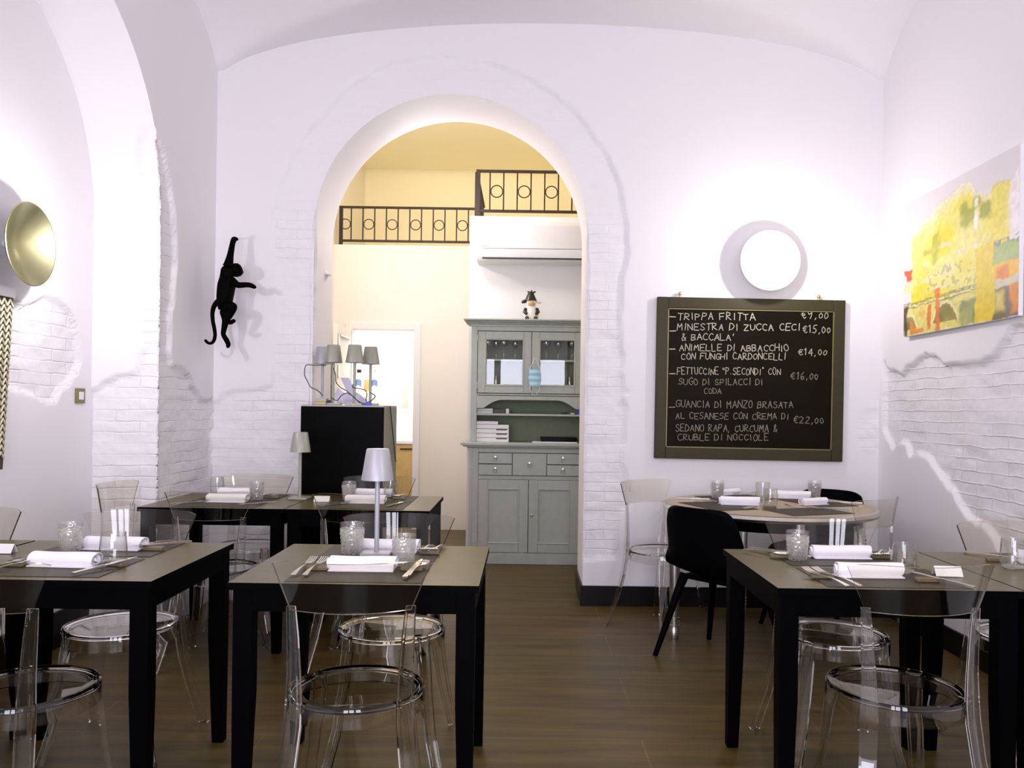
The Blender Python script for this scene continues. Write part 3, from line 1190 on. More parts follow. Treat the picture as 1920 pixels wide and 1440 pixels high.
def mk(u, v):
    x = (u - 0.5) * (0.085 if v > 0.3 else 0.085 - 0.03 * (0.3 - v))
    w = 1 - 0.25 * abs(v - 0.5)
    return Vector((x * w, -0.012 * math.sin(u * PI) - 0.003 * math.sin(v * 18), -0.19 + 0.125 * v))


MB().sheet(mk, 8, 24, 0.002).build('mask_panel', 'mask_blue', t)
MB().tube([(-0.036, -0.004, -0.065), (-0.02, -0.004, -0.03), (-0.006, -0.004, 0.013), (0.0, -0.004, 0.018), (0.006, -0.004, 0.013), (0.02, -0.004, -0.03), (0.036, -0.004, -0.065)], 0.002, 6).build('ear_loop', 'white_card', t)
t.scale = (1.22, 1.0, 1.12)
MB().tube([(-0.034, -0.004, -0.19), (-0.028, -0.004, -0.225), (-0.014, -0.004, -0.25), (0.01, -0.004, -0.252), (0.026, -0.004, -0.225), (0.034, -0.004, -0.19)], 0.002, 6).build('ear_loop', 'white_card', t)

# glasses in the dresser


def wine_glass():
    t = thing('wine_glass', None, None)
    MB().lathe([(0, 0), (0.032, 0.0), (0.030, 0.003), (0.006, 0.008), (0.004, 0.02), (0.004, 0.085), (0.010, 0.095), (0.030, 0.12), (0.034, 0.145),
                (0.027, 0.195), (0.0255, 0.195), (0.0322, 0.145), (0.028, 0.121), (0, 0.099)], 20).build('bowl', 'shelf_glass', t)
    return t


names = ['first', 'second', 'third', 'fourth', 'fifth', 'sixth', 'seventh', 'eighth', 'ninth']
for i, px in enumerate((915, 930, 945, 966, 984, 1003, 1024, 1047, 1072)):
    q = cabp(px, 650, 0.22)
    inst('wine_glass', wine_glass, (q.x, YC + 0.17 + 0.08 * (i % 2), 1.672), 0,
         'stemmed wine glass on the dresser\'s upper shelf, %s from the left' % names[i], 'wine glass', 'wine glasses on the upper dresser shelf')


def flute():
    t = thing('tulip_glass', None, None)
    MB().lathe([(0, 0), (0.026, 0), (0.024, 0.003), (0.004, 0.008), (0.004, 0.03), (0.022, 0.055), (0.026, 0.09), (0.017, 0.15), (0.0155, 0.15), (0.0245, 0.09), (0.0205, 0.056), (0, 0.034)], 18).build('bowl', 'shelf_glass', t)
    return t


for px, lab in ((930, 'small tulip glass behind the left dresser pane'), (1006, 'small tulip glass beside the hanging face mask'),
                (1068, 'small tulip glass at the right end of the dresser\'s lower glazed shelf')):
    q = cabp(px, 715, 0.22)
    inst('tulip_glass', flute, (q.x, YC + 0.2, 1.386), 0, lab, 'glass', 'tulip glasses behind the dresser panes')

# boxes and books in the open niche
t = thing('book', 'white book lying on the dresser\'s open shelf at the left', 'book', (-0.345, YC + 0.14, 1.222))
obox('cover', 'white_card', t, -0.07, 0.075, 0, 0.2, 0, 0.040, 0.002)
obox('dust_edge', 'grey_panel', t, -0.068, 0.07, -0.002, -0.0004, 0.017, 0.022, 0)
t = thing('book', 'dark olive book beside the white book on the open shelf', 'book', (-0.215, YC + 0.15, 1.222))
obox('cover', 'book_olive', t, -0.05, 0.05, 0, 0.19, 0, 0.036, 0.002)
t = thing('paper_stack', 'narrow white block at the end of the dark olive book', 'box', (-0.148, YC + 0.14, 1.222))
obox('block', 'white_card', t, -0.013, 0.013, 0, 0.19, 0, 0.040, 0.002)
for i, (z0, h) in enumerate(((0.985, 0.036), (1.022, 0.036), (1.059, 0.036), (1.096, 0.034))):
    w = 0.27
    lab = ['bottom white box with black end stripe in the dresser stack', 'second white box up with black end stripe in the dresser stack',
           'third white box up with black end stripe in the dresser stack', 'topmost full white box in the dresser stack'][i]
    t = thing('white_box', lab, 'box', (-0.405, YC + 0.11 + 0.002 * i, z0 + 0.0005), (0, 0, 0), 'white boxes stacked in the dresser')
    obox('carton', 'white_card', t, 0, w, 0, 0.22, 0, h - 0.002, 0.001)
    if i < 3:
        obox('stripe', 'dark_slot', t, w * 0.62, w * 0.95, -0.0015, 0.0, h - 0.012, h - 0.003, 0)
t = thing('white_box', 'shorter white carton lying on top of the dresser box stack', 'box', (-0.405, YC + 0.12, 1.1305))
obox('carton', 'white_card', t, 0, 0.18, 0, 0.2, 0, 0.026, 0.002)
t = thing('menu_folder', 'thick black menu folder lying in the dresser\'s open niche', 'folder', (0.27, YC + 0.2, 0.9955))
obox('cover', 'black_lacquer', t, -0.14, 0.16, -0.10, 0.10, 0, 0.035, 0.003)
t = thing('paper_sheets', 'white papers under the black menu folder in the dresser', 'papers', (0.24, YC + 0.18, 0.9855))
obox('sheets', 'white_card', t, -0.18, 0.19, -0.11, 0.11, 0, 0.009, 0.001)
for px, m_, lab, w in ((1058, 'cable_black', 'small black object on the dresser\'s open shelf', 0.05), (1073, 'white_card', 'small white packet on the dresser\'s open shelf', 0.035),
                       (1087, 'blue_plug', 'blue box at the right end of the dresser\'s open shelf', 0.045)):
    q = cabp(px, 770, 0.2)
    t = thing('small_box', lab, 'box', (q.x, YC + 0.2, 1.2225))
    obox('carton', m_, t, -w / 2, w / 2, -0.03, 0.03, 0, 0.045 if m_ == 'blue_plug' else 0.014, 0.002)

# cow figurine on the cornice
q = P(996, 597, 6.82)
t = thing('cow_figurine', 'small black and white cow figurine sitting on top of the dresser', 'figurine', (q.x, 6.84, 1.9955))
b = MB()
b.lathe([(0, 0.0), (0.05, 0.0), (0.062, 0.03), (0.064, 0.07), (0.052, 0.11), (0.036, 0.135), (0, 0.14)], 24)
b.build('body', 'cow_white', t)
b = MB()
b.lathe([(0, 0.0), (0.034, 0.004), (0.043, 0.028), (0.040, 0.05), (0.030, 0.075), (0.0, 0.092)], 24, Matrix.Translation((0, -0.012, 0.130)))
b.build('head', 'cow_white', t)
MB().lathe([(0, 0), (0.026, 0.003), (0.030, 0.018), (0.022, 0.032), (0, 0.036)], 20, Matrix.Translation((0, -0.035, 0.128))).build('muzzle', 'amber', t)
MB().lathe([(0.0, 0.0), (0.052, 0.0), (0.048, 0.012), (0.024, 0.066), (0.016, 0.078), (0, 0.08)], 24, Matrix.Translation((-0.006, -0.012, 0.170))).build('hat', 'cow_black', t)
for s in (-1, 1):
    MB().tube([(0.040 * s, -0.01, 0.168), (0.06 * s, -0.012, 0.166), (0.082 * s, -0.012, 0.158)], [0.010, 0.017, 0.010], 10).build('ear', 'cow_white' if s > 0 else 'cow_black', t)
    MB().tube([(0.012 * s, -0.012, 0.240), (0.026 * s, -0.012, 0.246), (0.034 * s, -0.012, 0.250)], [0.007, 0.007, 0.004], 8).build('horn', 'cow_black', t)
    MB().tube([(0.046 * s, -0.03, 0.10), (0.056 * s, -0.052, 0.075), (0.040 * s, -0.066, 0.055)], [0.016, 0.016, 0.013], 10).build('arm', 'cow_black', t)
    MB().tube([(0.03 * s, -0.05, 0.020), (0.036 * s, -0.08, 0.018), (0.036 * s, -0.105, 0.018)], [0.018, 0.018, 0.017], 10).build('leg', 'cow_white', t)
    MB().tube([(0.036 * s, -0.105, 0.018), (0.036 * s, -0.115, 0.018)], [0.018, 0.015], 10).build('hoof', 'cow_black', t)
    MB().lathe([(0, 0), (0.006, 0.0), (0, 0.004)], 10, Matrix.Translation((0.016 * s, -0.052, 0.172)) @ RX(PI / 2)).build('eye', 'cow_black', t)
MB().tube([(0, -0.012, 0.248), (0, -0.012, 0.262)], [0.006, 0.005], 8).build('bobble', 'cow_black', t)

# ------------------------------------------------------------------ chalkboard
G = {
 'A': [[(0, 0), (2, 6), (4, 0)], [(0.8, 2.3), (3.2, 2.3)]], 'B': [[(0, 0), (0, 6), (3, 5.6), (3, 3.6), (0, 3.1), (3.6, 2.6), (3.6, .5), (0, 0)]],
 'C': [[(4, 5), (2.5, 6), (.6, 5), (0, 3), (.6, 1), (2.4, 0), (4, .8)]], 'D': [[(0, 0), (0, 6), (2.6, 5.4), (4, 3.2), (2.8, .8), (0, 0)]],
 'E': [[(4, 6), (0, 6), (0, 0), (4, 0)], [(0, 3), (3, 3)]], 'F': [[(4, 6), (0, 6), (0, 0)], [(0, 3), (3, 3)]],
 'G': [[(4, 5), (2.4, 6), (.5, 5), (0, 3), (.6, .8), (2.4, 0), (4, .8), (4, 2.6), (2.4, 2.6)]], 'H': [[(0, 0), (0, 6)], [(4, 0), (4, 6)], [(0, 3), (4, 3)]],
 'I': [[(1, 0), (1, 6)]], 'L': [[(0, 6), (0, 0), (3.6, 0)]], 'M': [[(0, 0), (.4, 6), (2, 2.6), (3.7, 6), (4.2, 0)]], 'N': [[(0, 0), (0, 6), (4, 0), (4, 6)]],
 'O': [[(2, 6), (.5, 5), (0, 3), (.6, .8), (2, 0), (3.6, .9), (4, 3), (3.5, 5), (2, 6)]], 'P': [[(0, 0), (0, 6), (3, 5.6), (3.4, 4.2), (2.6, 3), (0, 2.7)]],
 'R': [[(0, 0), (0, 6), (3.2, 5.4), (3, 3.6), (0, 2.9), (4, 0)]], 'S': [[(3.8, 5.2), (2, 6), (.4, 5), (.8, 3.5), (3.2, 2.6), (3.8, 1.2), (2, 0), (0, .8)]],
 'T': [[(0, 6), (4, 6)], [(2, 6), (2, 0)]], 'U': [[(0, 6), (.2, 1.2), (2, 0), (3.8, 1.2), (4, 6)]], 'Z': [[(0, 6), (4, 6), (0, 0), (4, 0)]],
 'V': [[(0, 6), (2, 0), (4, 6)]], '&': [[(4, 0), (1, 4.2), (1.6, 6), (2.8, 5.2), (0.4, 1.6), (1, 0), (3, .4), (4, 2.2)]],
 ',': [[(1, .6), (.4, -1.2)]], '.': [[(.8, 0), (1.1, .4)]], "'": [[(1, 6.6), (.6, 5.2)]], '"': [[(.4, 6.6), (.4, 5)], [(1.5, 6.6), (1.5, 5)]],
 '0': [[(1.5, 4.6), (.2, 3.4), (.2, 1.2), (1.5, 0), (2.8, 1.2), (2.8, 3.4), (1.5, 4.6)]], '1': [[(.4, 4.6), (1.6, 6), (1.6, 0)]],
 '2': [[(0, 5), (1.6, 6), (3.2, 5), (2.6, 3), (0, 0), (3.6, 0)]], '4': [[(2.8, 0), (2.8, 6), (0, 2), (3.8, 2)]], '5': [[(3.6, 6), (.6, 6), (.3, 3.4), (2.6, 3.6), (3.4, 1.8), (2, 0), (0, .6)]],
 '6': [[(3, 6), (.8, 3.8), (.2, 1.6), (1.6, 0), (3.2, 1.2), (2.6, 2.8), (.6, 2.2)]], '9': [[(3.1, 4.4), (1.4, 3.0), (.1, 4.5), (1.5, 6), (3.1, 5.2), (3.1, 4.2), (3, 2), (1.9, 0)]],
 '\u20ac': [[(4, 5), (2.6, 6), (1.2, 5), (.8, 3), (1.3, 1), (2.8, 0), (4, .8)], [(0, 3.7), (3, 3.7)], [(0, 2.3), (2.8, 2.3)]], '-': [[(-1, 2), (3.4, 2)]],
}
WID = {'I': 2, ',': 2, '.': 2, "'": 2, '"': 2.4, '1': 2.4, '0': 3.2, ' ': 2.6, 'M': 4.4}


def text_strokes(s):
    """strokes of a line, grouped by word"""
    x, words_ = 0.0, [[]]
    for ch in s:
        if ch == ' ':
            words_.append([])
        k = random.uniform(0.86, 1.1)
        dy, sk = random.uniform(-.35, .35), random.uniform(-.06, .10)
        for st in G.get(ch, []):
            words_[-1].append([(x + a + b * sk + random.uniform(-.28, .28), dy + b * k + random.uniform(-.3, .3)) for a, b in st])
        x += WID.get(ch, 4) + 1.4
    return words_, x - 1.4


YK = YB - 0.035
pa = P(1231, 556, YK)
pb = P(1580, 864, YK)
bw, bh = pb.x - pa.x, pa.z - pb.z
cb = thing('chalkboard_menu', 'large framed chalkboard with handwritten menu and prices on the back wall', 'chalkboard', (pa.x, YK, pb.z))
cb.rotation_euler = (0, 0.006, 0)
fw = 0.072
b = MB()
b.box(0, fw, 0, 0.03, 0, bh)
b.box(bw - fw, bw, 0, 0.03, 0, bh)
b.box(fw, bw - fw, 0, 0.03, bh - fw, bh)
b.box(fw, bw - fw, 0, 0.03, 0, fw)
b.build('frame', 'board_frame', cb, 0.004)
obox('board', 'slate', cb, fw - 0.002, bw - fw + 0.002, 0.010, 0.022, fw - 0.002, bh - fw + 0.002, 0)
b = MB()
for x0, x1, z0, z1 in ((fw, fw + 0.006, fw, bh - fw), (bw - fw - 0.006, bw - fw, fw, bh - fw), (fw, bw - fw, fw, fw + 0.006), (fw, bw - fw, bh - fw - 0.006, bh - fw)):
    b.box(x0, x1, 0.004, 0.0099, z0, z1)
b.build('inner_bead', 'switch_bronze', cb)
for px in (1274, 1535):
    q = P(px, 552, YK)
    MB().lathe([(0, -0.012), (0.006, -0.012), (0.006, 0.008), (0.011, 0.012), (0.011, 0.022), (0.006, 0.028), (0, 0.029)], 12, Matrix.Translation((q.x - pa.x, 0.015, bh + 0.006))).build('hanging_screw', 'brass', cb)

LINES = [
    ('TRIPPA FRITTA', 1270, 1415, 592, 13), ('\u20ac9,00', 1502, 1552, 588, 15),
    ('MINESTRA DI ZUCCA CECI', 1269, 1500, 612, 12), ('\u20ac15,00', 1505, 1556, 615, 13),
    ("& BACCALA'", 1277, 1376, 631, 12),
    ('ANIMELLE DI ABBACCHIO', 1273, 1478, 651, 12), ('\u20ac14,00', 1496, 1550, 658, 12),
    ('CON FUNGHI CARDONCELLI', 1277, 1473, 667, 12),
    ('FETTUCCINE "P.SECONDI" CON', 1269, 1463, 695, 13), ('\u20ac16,00', 1482, 1534, 703, 14),
    ('SUGO DI SPILACCI DI', 1272, 1430, 715, 12), ('CODA', 1320, 1352, 732, 11),
    ('GUANCIA DI MANZO BRASATA', 1267, 1487, 757, 13),
    ('AL CESANESE CON CREMA DI', 1267, 1479, 779, 12), ('\u20ac22,00', 1488, 1545, 785, 13),
    ('SEDANO RAPA, CURCUMA &', 1267, 1457, 802, 13), ('CRUBLE DI NOCCIOLE', 1271, 1441, 819, 12),
]
LINES += [('-', 1257, 1267, yy, 12) for yy in (592, 618, 652, 698, 761)]
for s, x0, x1, yc, hh in LINES:
    st, wd = text_strokes(s)
    a = P(x0, yc + hh / 2, YK)
    e = P(x1, yc + hh / 2, YK)
    kx = (e.x - a.x) / wd
    kz = hh * YK / F / 6.0
    sl = (e.z - a.z) / wd
    ww = (0.0022 if s != '-' else 0.003) * (0.85 if yc > 690 else 1.0)
    faint = yc > 700 or (s[0] == '\u20ac' and yc > 690)
    for word in st:
        cm = MB()
        for stroke in word:
            pts = [(a.x - pa.x + u * kx, a.z - pb.z + v * kz + u * sl) for u, v in stroke]
            for p0, p1 in zip(pts[:-1], pts[1:]):
                dx, dzz = p1[0] - p0[0], p1[1] - p0[1]
                L = math.hypot(dx, dzz) + 1e-9
                ex, ez = dx / L * ww * 0.7, dzz / L * ww * 0.7
                nx, nz = -dzz / L * ww, dx / L * ww
                r = [(p0[0] - ex + nx, p0[1] - ez + nz), (p1[0] + ex + nx, p1[1] + ez + nz), (p1[0] + ex - nx, p1[1] + ez - nz), (p0[0] - ex - nx, p0[1] - ez - nz)]
                cm.add([(x, 0.0095, z) for x, z in r], [(0, 1, 2, 3)])
        if cm.v:
            cm.build('chalk_writing', 'chalk_faint' if faint else 'chalk', cb)

# ------------------------------------------------------------------ painting on the right wall
py0 = PX(1694, 632, XR - 0.035)
py1 = PX(1909, 592, XR - 0.035)
ph = PX(1908, 272, XR - 0.035).z - py1.z
pt = thing('canvas_painting', 'yellow abstract city canvas with bridge arches on the right wall', 'painting', (XR - 0.035, py0.y, py0.z))
L = py0.y - py1.y


def paint_color(U, V):
    U = U + (vnoise(U * 22, V * 18, 51) - .5) * .022 + (vnoise(U * 70, V * 60, 52) - .5) * .010
    V = V + (vnoise(U * 20, V * 24, 53) - .5) * .022 + (vnoise(U * 65, V * 70, 54) - .5) * .010
    n1 = vnoise(U * 5, V * 5, 41)
    n2 = vnoise(U * 16, V * 14, 42)
    n3 = vnoise(U * 60, V * 45, 43)
    n4 = vnoise(U * 9, V * 26, 44)
    col = np.stack([np.full(U.shape, c) for c in (0.84, 0.80, 0.81)], -1)

    def mix(c, m):
        nonlocal col
        m = np.clip(m, 0, 1)[..., None]
        col = col * (1 - m) + np.array(c) * m
    def box(u0, u1, v0, v1, s=0.01):
        return sstep(U, u0 - s, u0 + s) * (1 - sstep(U, u1 - s, u1 + s)) * sstep(V, v0 - s, v0 + s) * (1 - sstep(V, v1 - s, v1 + s))
    top = 0.68 + 0.55 * np.minimum(U, 0.45) - 0.09 * sstep(U, .60, .70) + (n2 - .5) * .08
    blob = box(0.08, 0.90, 0.0, 2) * (1 - sstep(V, top - 0.10, top + 0.04))
    mix((0.80, 0.74, 0.12), blob * (0.8 + 0.2 * n1))
    mix((0.78, 0.66, 0.01), blob * sstep(n1, 0.35, 0.6) * 0.9)
    mix((0.80, 0.76, 0.62), blob * sstep(n4, 0.66, 0.8) * box(0.2, 0.62, 0.3, 0.6, .05) * .7)
    mix((0.30, 0.34, 0.02), box(0.55, 0.79, 0.65, 0.81, .02) * sstep(n2, 0.3, 0.6) * .85)
    mix((0.42, 0.42, 0.02), box(0.2, 0.36, 0.46, 0.72, .03) * sstep(n2, 0.5, 0.7) * .8)
    mix((0.85, 0.84, 0.78), box(0.665, 0.69, 0.48, 0.80, .004) * sstep(n4, 0.35, 0.5))
    mix((0.85, 0.84, 0.78), box(0.68, 0.80, 0.81, 0.825, .004))
    mix((0.80, 0.70, 0.10), box(0.80, 0.93, 0.46, 0.83, .01) * 0.85)
    # city roofs and facade texture
    mix((0.40, 0.40, 0.08), box(0.24, 0.70, 0.26, 0.44, .02) * sstep(n3, 0.62, 0.72) * .8)
    mix((0.72, 0.66, 0.20), box(0.0, 0.70, 0.0, 0.21, .01) * 0.9)
    mix((0.36, 0.40, 0.05), box(0.32, 0.70, 0.03, 0.24, .02) * sstep(n4, 0.4, 0.7) * .8)
    # bridge: deck, arches
    deck = 0.205 + 0.02 * U
    for off in (0.0, 0.022, 0.034):
        mix((0.22, 0.18, 0.05), (np.abs(V - deck - off) < 0.0045) * (U < 0.69) * .8)
    mix((0.76, 0.70, 0.34), (np.abs(V - deck - 0.011) < 0.007) * (U < 0.69) * 1.0)
    for c_, r_ in ((0.05, 0.12), (0.42, 0.145), (0.78, 0.15)):
        dd = np.hypot((U - c_) * 1.25, (V - 0.02) * 0.95)
        mix((0.16, 0.13, 0.03), (dd < r_) * (V > 0.05) * (U < 0.69) * (0.55 + 0.45 * n2))
        mix((0.78, 0.72, 0.36), (np.abs(dd - r_ - 0.01) < 0.012) * (V > 0.05) * (U < 0.69) * .9)
    mix((0.20, 0.26, 0.10), box(0.56, 0.70, 0.0, 0.16, .01) * (0.5 + 0.5 * n2))
    mix((0.75, 0.58, 0.02), box(0.685, 0.83, 0.0, 0.48, .003))
    # right strip
    mix((0.36, 0.46, 0.14), box(0.82, 1.01, 0.33, 0.45, .004))
    mix((0.20, 0.24, 0.18), box(0.82, 1.01, 0.44, 0.48, .006) * sstep(n3, 0.3, 0.5))
    mix((0.80, 0.46, 0.02), box(0.83, 1.01, 0.24, 0.33, .004))
    mix((0.72, 0.24, 0.03), box(0.84, 0.93, 0.235, 0.31, .006))
    mix((0.62, 0.58, 0.42), box(0.83, 1.01, 0.19, 0.24, .004))
    mix((0.10, 0.07, 0.03), box(0.83, 1.01, 0.0, 0.19, .004) * .9)
    mix((0.66, 0.56, 0.14), box(0.83, 0.90, 0.05, 0.17, .02))
    mix((0.70, 0.26, 0.04), box(0.94, 1.01, 0.02, 0.2, .01) * sstep(n2, .2, .5))
    # red marks
    mix((0.74, 0.10, 0.02), box(0.0, 0.085, 0.40, 0.49, .004) * sstep(V, .40, .42) * (n2 > .18))
    mix((0.80, 0.74, 0.40), box(0.0, 0.085, 0.32, 0.40, .004))
    mix((0.72, 0.16, 0.03), box(0.335, 0.372, 0.0, 0.30, .004) * .9)
    mix((0.72, 0.18, 0.03), box(0.25, 0.285, 0.02, 0.20, .004) * sstep(n4, .2, .35))
    mix((0.70, 0.26, 0.04), box(0.08, 0.22, 0.0, 0.17, .01) * sstep(n2, 0.45, 0.6))
    mix((0.08, 0.06, 0.02), box(0.0, 0.05, 0.0, 0.22, .01) * sstep(n2, .35, .6))
    col = col * (0.86 + 0.22 * n3 * (V < top))[..., None]
    return np.clip(col, 0, 0.88)


nu, nv = 200, 140
U, V = np.meshgrid(np.linspace(0, 1, nu + 1), np.linspace(0, 1, nv + 1))
colr = paint_color(U, V).reshape(-1, 3)
co = [(0.0, -u * L, v * ph) for v in np.linspace(0, 1, nv + 1) for u in np.linspace(0, 1, nu + 1)]
fs = [(j * (nu + 1) + i, j * (nu + 1) + i + 1, (j + 1) * (nu + 1) + i + 1, (j + 1) * (nu + 1) + i) for j in range(nv) for i in range(nu)]
me = bpy.data.meshes.new('painted_face')
me.from_pydata(co, [], fs)
ca = me.color_attributes.new('paint', 'FLOAT_COLOR', 'POINT')
ca.data.foreach_set('color', np.concatenate([colr, np.ones((len(colr), 1))], 1).astype(np.float32).ravel())
attr_mat('painted_canvas', 'paint', 0.5)
me.materials.append(MAT['painted_canvas'])
o = bpy.data.objects.new('painted_face', me)
C.objects.link(o)
o.parent = pt
obox('stretcher', 'white_card', pt, 0.0006, 0.022, -L, 0, 0, ph, 0)

# ------------------------------------------------------------------ woven hanging on the left
p0 = PX(26, 541, XN + 0.05)
p1 = PX(5, 880, XN + 0.05)
wv = thing('woven_hanging', 'herringbone woven hanging at the left edge beside the round lamp', 'wall hanging', (XN + 0.05, p0.y, p1.z))
HH = p0.z - p1.z
lean = (p0.y - p1.y)
SW = Matrix.Rotation(0, 4, 'X')


def wy(y, z):       # right edge runs back towards the top
    return y + (z / HH - 1) * lean


b = MB()
b.add([(0, wy(0, 0), 0), (0, wy(0, HH), HH), (0, wy(-0.5, HH), HH), (0, wy(-0.5, 0), 0), (-0.012, wy(0, 0), 0), (-0.012, wy(0, HH), HH), (-0.012, wy(-0.5, HH), HH), (-0.012, wy(-0.5, 0), 0)],
      [(0, 1, 2, 3), (7, 6, 5, 4), (0, 4, 5, 1), (1, 5, 6, 2), (2, 6, 7, 3), (3, 7, 4, 0)])
b.build('backing', 'weave_dark', wv)
b = MB()
cw = 0.042
for ci in range(11):
    for r in range(int((HH - 0.10) / 0.030)):
        z0 = 0.05 + r * 0.030
        for s in (0, 1):
            ya = -0.004 - ci * cw - (0 if s == 0 else cw)
            yb_ = -0.004 - ci * cw - cw / 2
            b.tube([(0.004, wy(ya, z0), z0), (0.004, wy(yb_, z0), z0 + 0.030)], 0.0052, 5)
b.build('weave', 'weave_light', wv)
b = MB()
b.add([(0.008, wy(0.004, HH - 0.045), HH - 0.045), (0.008, wy(0.004, HH), HH), (0.008, wy(-0.5, HH), HH), (0.008, wy(-0.5, HH - 0.045), HH - 0.045),
       (0.0, wy(0.004, HH - 0.045), HH - 0.045), (0.0, wy(0.004, HH), HH), (0.0, wy(-0.5, HH), HH), (0.0, wy(-0.5, HH - 0.045), HH - 0.045)],
      [(0, 1, 2, 3), (7, 6, 5, 4), (0, 4, 5, 1), (1, 5, 6, 2), (2, 6, 7, 3), (3, 7, 4, 0)])
b.build('header_band', 'white_card', wv)

# ------------------------------------------------------------------ round wall lamps


def wall_lamp(loc, rz, label, pw, col, bowl):
    t = thing('wall_lamp', label, 'wall lamp', loc, (0, 0, rz), 'round dish wall lamps')
    M = RX(PI / 2)
    MB().lathe([(0, 0), (0.05, 0), (0.05, 0.022), (0.012, 0.026), (0.012, 0.066 if bowl else 0.117), (0, 0.066 if bowl else 0.117)], 24, M).build('wall_bracket', 'white_plastic', t)
    R = 0.187
    if bowl:      # concave metal dish
        pr = [(R * q, 0.150 - 0.080 * (1 - q * q)) for q in np.linspace(0, 1, 14)]
        pr += [(R + 0.002, 0.153)] + [(R * q, 0.156 - 0.080 * (1 - q * q)) for q in np.linspace(0.985, 0, 14)]
        MB().lathe(pr, 64, M).build('dish', 'dish_metal', t)
    else:         # flat glowing disc
        MB().lathe([(0, 0.118), (0.17, 0.126), (R, 0.138), (R + 0.002, 0.146), (R - 0.003, 0.149), (0, 0.149)], 64, M).build('disc_back', 'white_plastic', t)
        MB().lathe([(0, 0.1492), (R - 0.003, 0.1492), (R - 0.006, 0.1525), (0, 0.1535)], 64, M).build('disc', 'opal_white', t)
    point('lamp_light', (0, -0.41, 0.0), pw, col, 0.022, t)
    return t


q = P(1445, 488, YB - 0.15)
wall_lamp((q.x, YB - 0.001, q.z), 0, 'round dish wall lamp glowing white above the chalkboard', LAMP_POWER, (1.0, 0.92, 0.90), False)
q = PX(58, 458, XN + 0.15)
wall_lamp((XN + 0.001, q.y, q.z), PI / 2, 'round greenish metal dish wall lamp in the left arch recess', LAMP_POWER, (1.0, 0.93, 0.97), True)

# light switch
q = PX(152, 742, XN + 0.01)
t = thing('light_switch', 'square bronze light switch with white rocker on the left wall', 'light switch', (XN, q.y, q.z))
obox('plate', 'switch_bronze', t, 0, 0.010, -0.043, 0.043, -0.040, 0.040, 0.002)
obox('rocker', 'white_plastic', t, 0.010, 0.014, -0.022, 0.022, -0.021, 0.021, 0.001)
q = P(607, 516, 5.70)
t = thing('wall_sensor', 'tiny white sensor on the left reveal of the arch', 'sensor', (AX - AR + 0.0, 5.62, q.z))
MB().prism([(0, 0.012), (0.03, -0.006), (0.028, -0.012), (0, -0.012)], -0.03, 0.05, 'xz').build('cover', 'white_plastic', t, 0.001)

# ------------------------------------------------------------------ monkey
YM = 5.02


def mp(px, py, dy=0.0):
    return P(px, py, YM + dy)


def skin_body(name, nodes, edges, m, parent, levels=2, thick=1.22):
    me = bpy.data.meshes.new(name)
    base = parent.location
    me.from_pydata([tuple(Vector(n[0]) - base) for n in nodes], edges, [])
    me.materials.append(MAT[m])
    o = bpy.data.objects.new(name, me)
    C.objects.link(o)
    o.parent = parent
    md = o.modifiers.new('skin', 'SKIN')
    md.use_smooth_shade = True
    for i, n in enumerate(nodes):
        r = n[1]
        r = r * thick
        me.skin_vertices[0].data[i].radius = (r, r)
    me.skin_vertices[0].data[0].use_root = True
    s = o.modifiers.new('subd', 'SUBSURF')
    s.levels = levels
    s.render_levels = levels
    return o


mk_t = thing('monkey_figure', 'black monkey figure hanging by one arm on the wall left of the arch', 'monkey figure', mp(420, 564))
N = [
    (mp(420, 566), 0.040), (mp(422, 548), 0.042), (mp(426, 528), 0.045), (mp(429, 512), 0.040), (mp(437, 506), 0.030),       # pelvis..neck 0-4
    (mp(444, 503), 0.040),                                                                                                  # head 5
    (mp(428, 498, -.03), 0.026), (mp(432, 478, -.01), 0.0175), (mp(436, 456, .02), 0.0145), (mp(439, 447, .03), 0.018),         # raised arm 6-9
    (mp(434, 526, -.045), 0.024), (mp(446, 535, -.06), 0.017), (mp(460, 534, -.05), 0.0145), (mp(469, 534, -.03), 0.014), (mp(477, 538, -.02), 0.013),  # other arm 10-14
    (mp(425, 572, -.035), 0.032), (mp(439, 574, -.06), 0.025), (mp(432, 589, -.055), 0.017), (mp(425, 602, -.05), 0.0145), (mp(433, 605, -.06), 0.0125), (mp(441, 600, -.07), 0.010),  # bent leg 15-20
    (mp(420, 580, .03), 0.032), (mp(424, 598, .02), 0.021), (mp(421, 612, .02), 0.016), (mp(418, 627, .02), 0.013), (mp(425, 638, .015), 0.014), (mp(429, 647, .01), 0.013), (mp(426, 653, .01), 0.009),  # hanging leg 21-27
]
E = [(0, 1), (1, 2), (2, 3), (3, 4), (4, 5), (3, 6), (6, 7), (7, 8), (8, 9), (2, 10), (10, 11), (11, 12), (12, 13), (13, 14),
     (0, 15), (15, 16), (16, 17), (17, 18), (18, 19), (19, 20), (0, 21), (21, 22), (22, 23), (23, 24), (24, 25), (25, 26), (26, 27)]
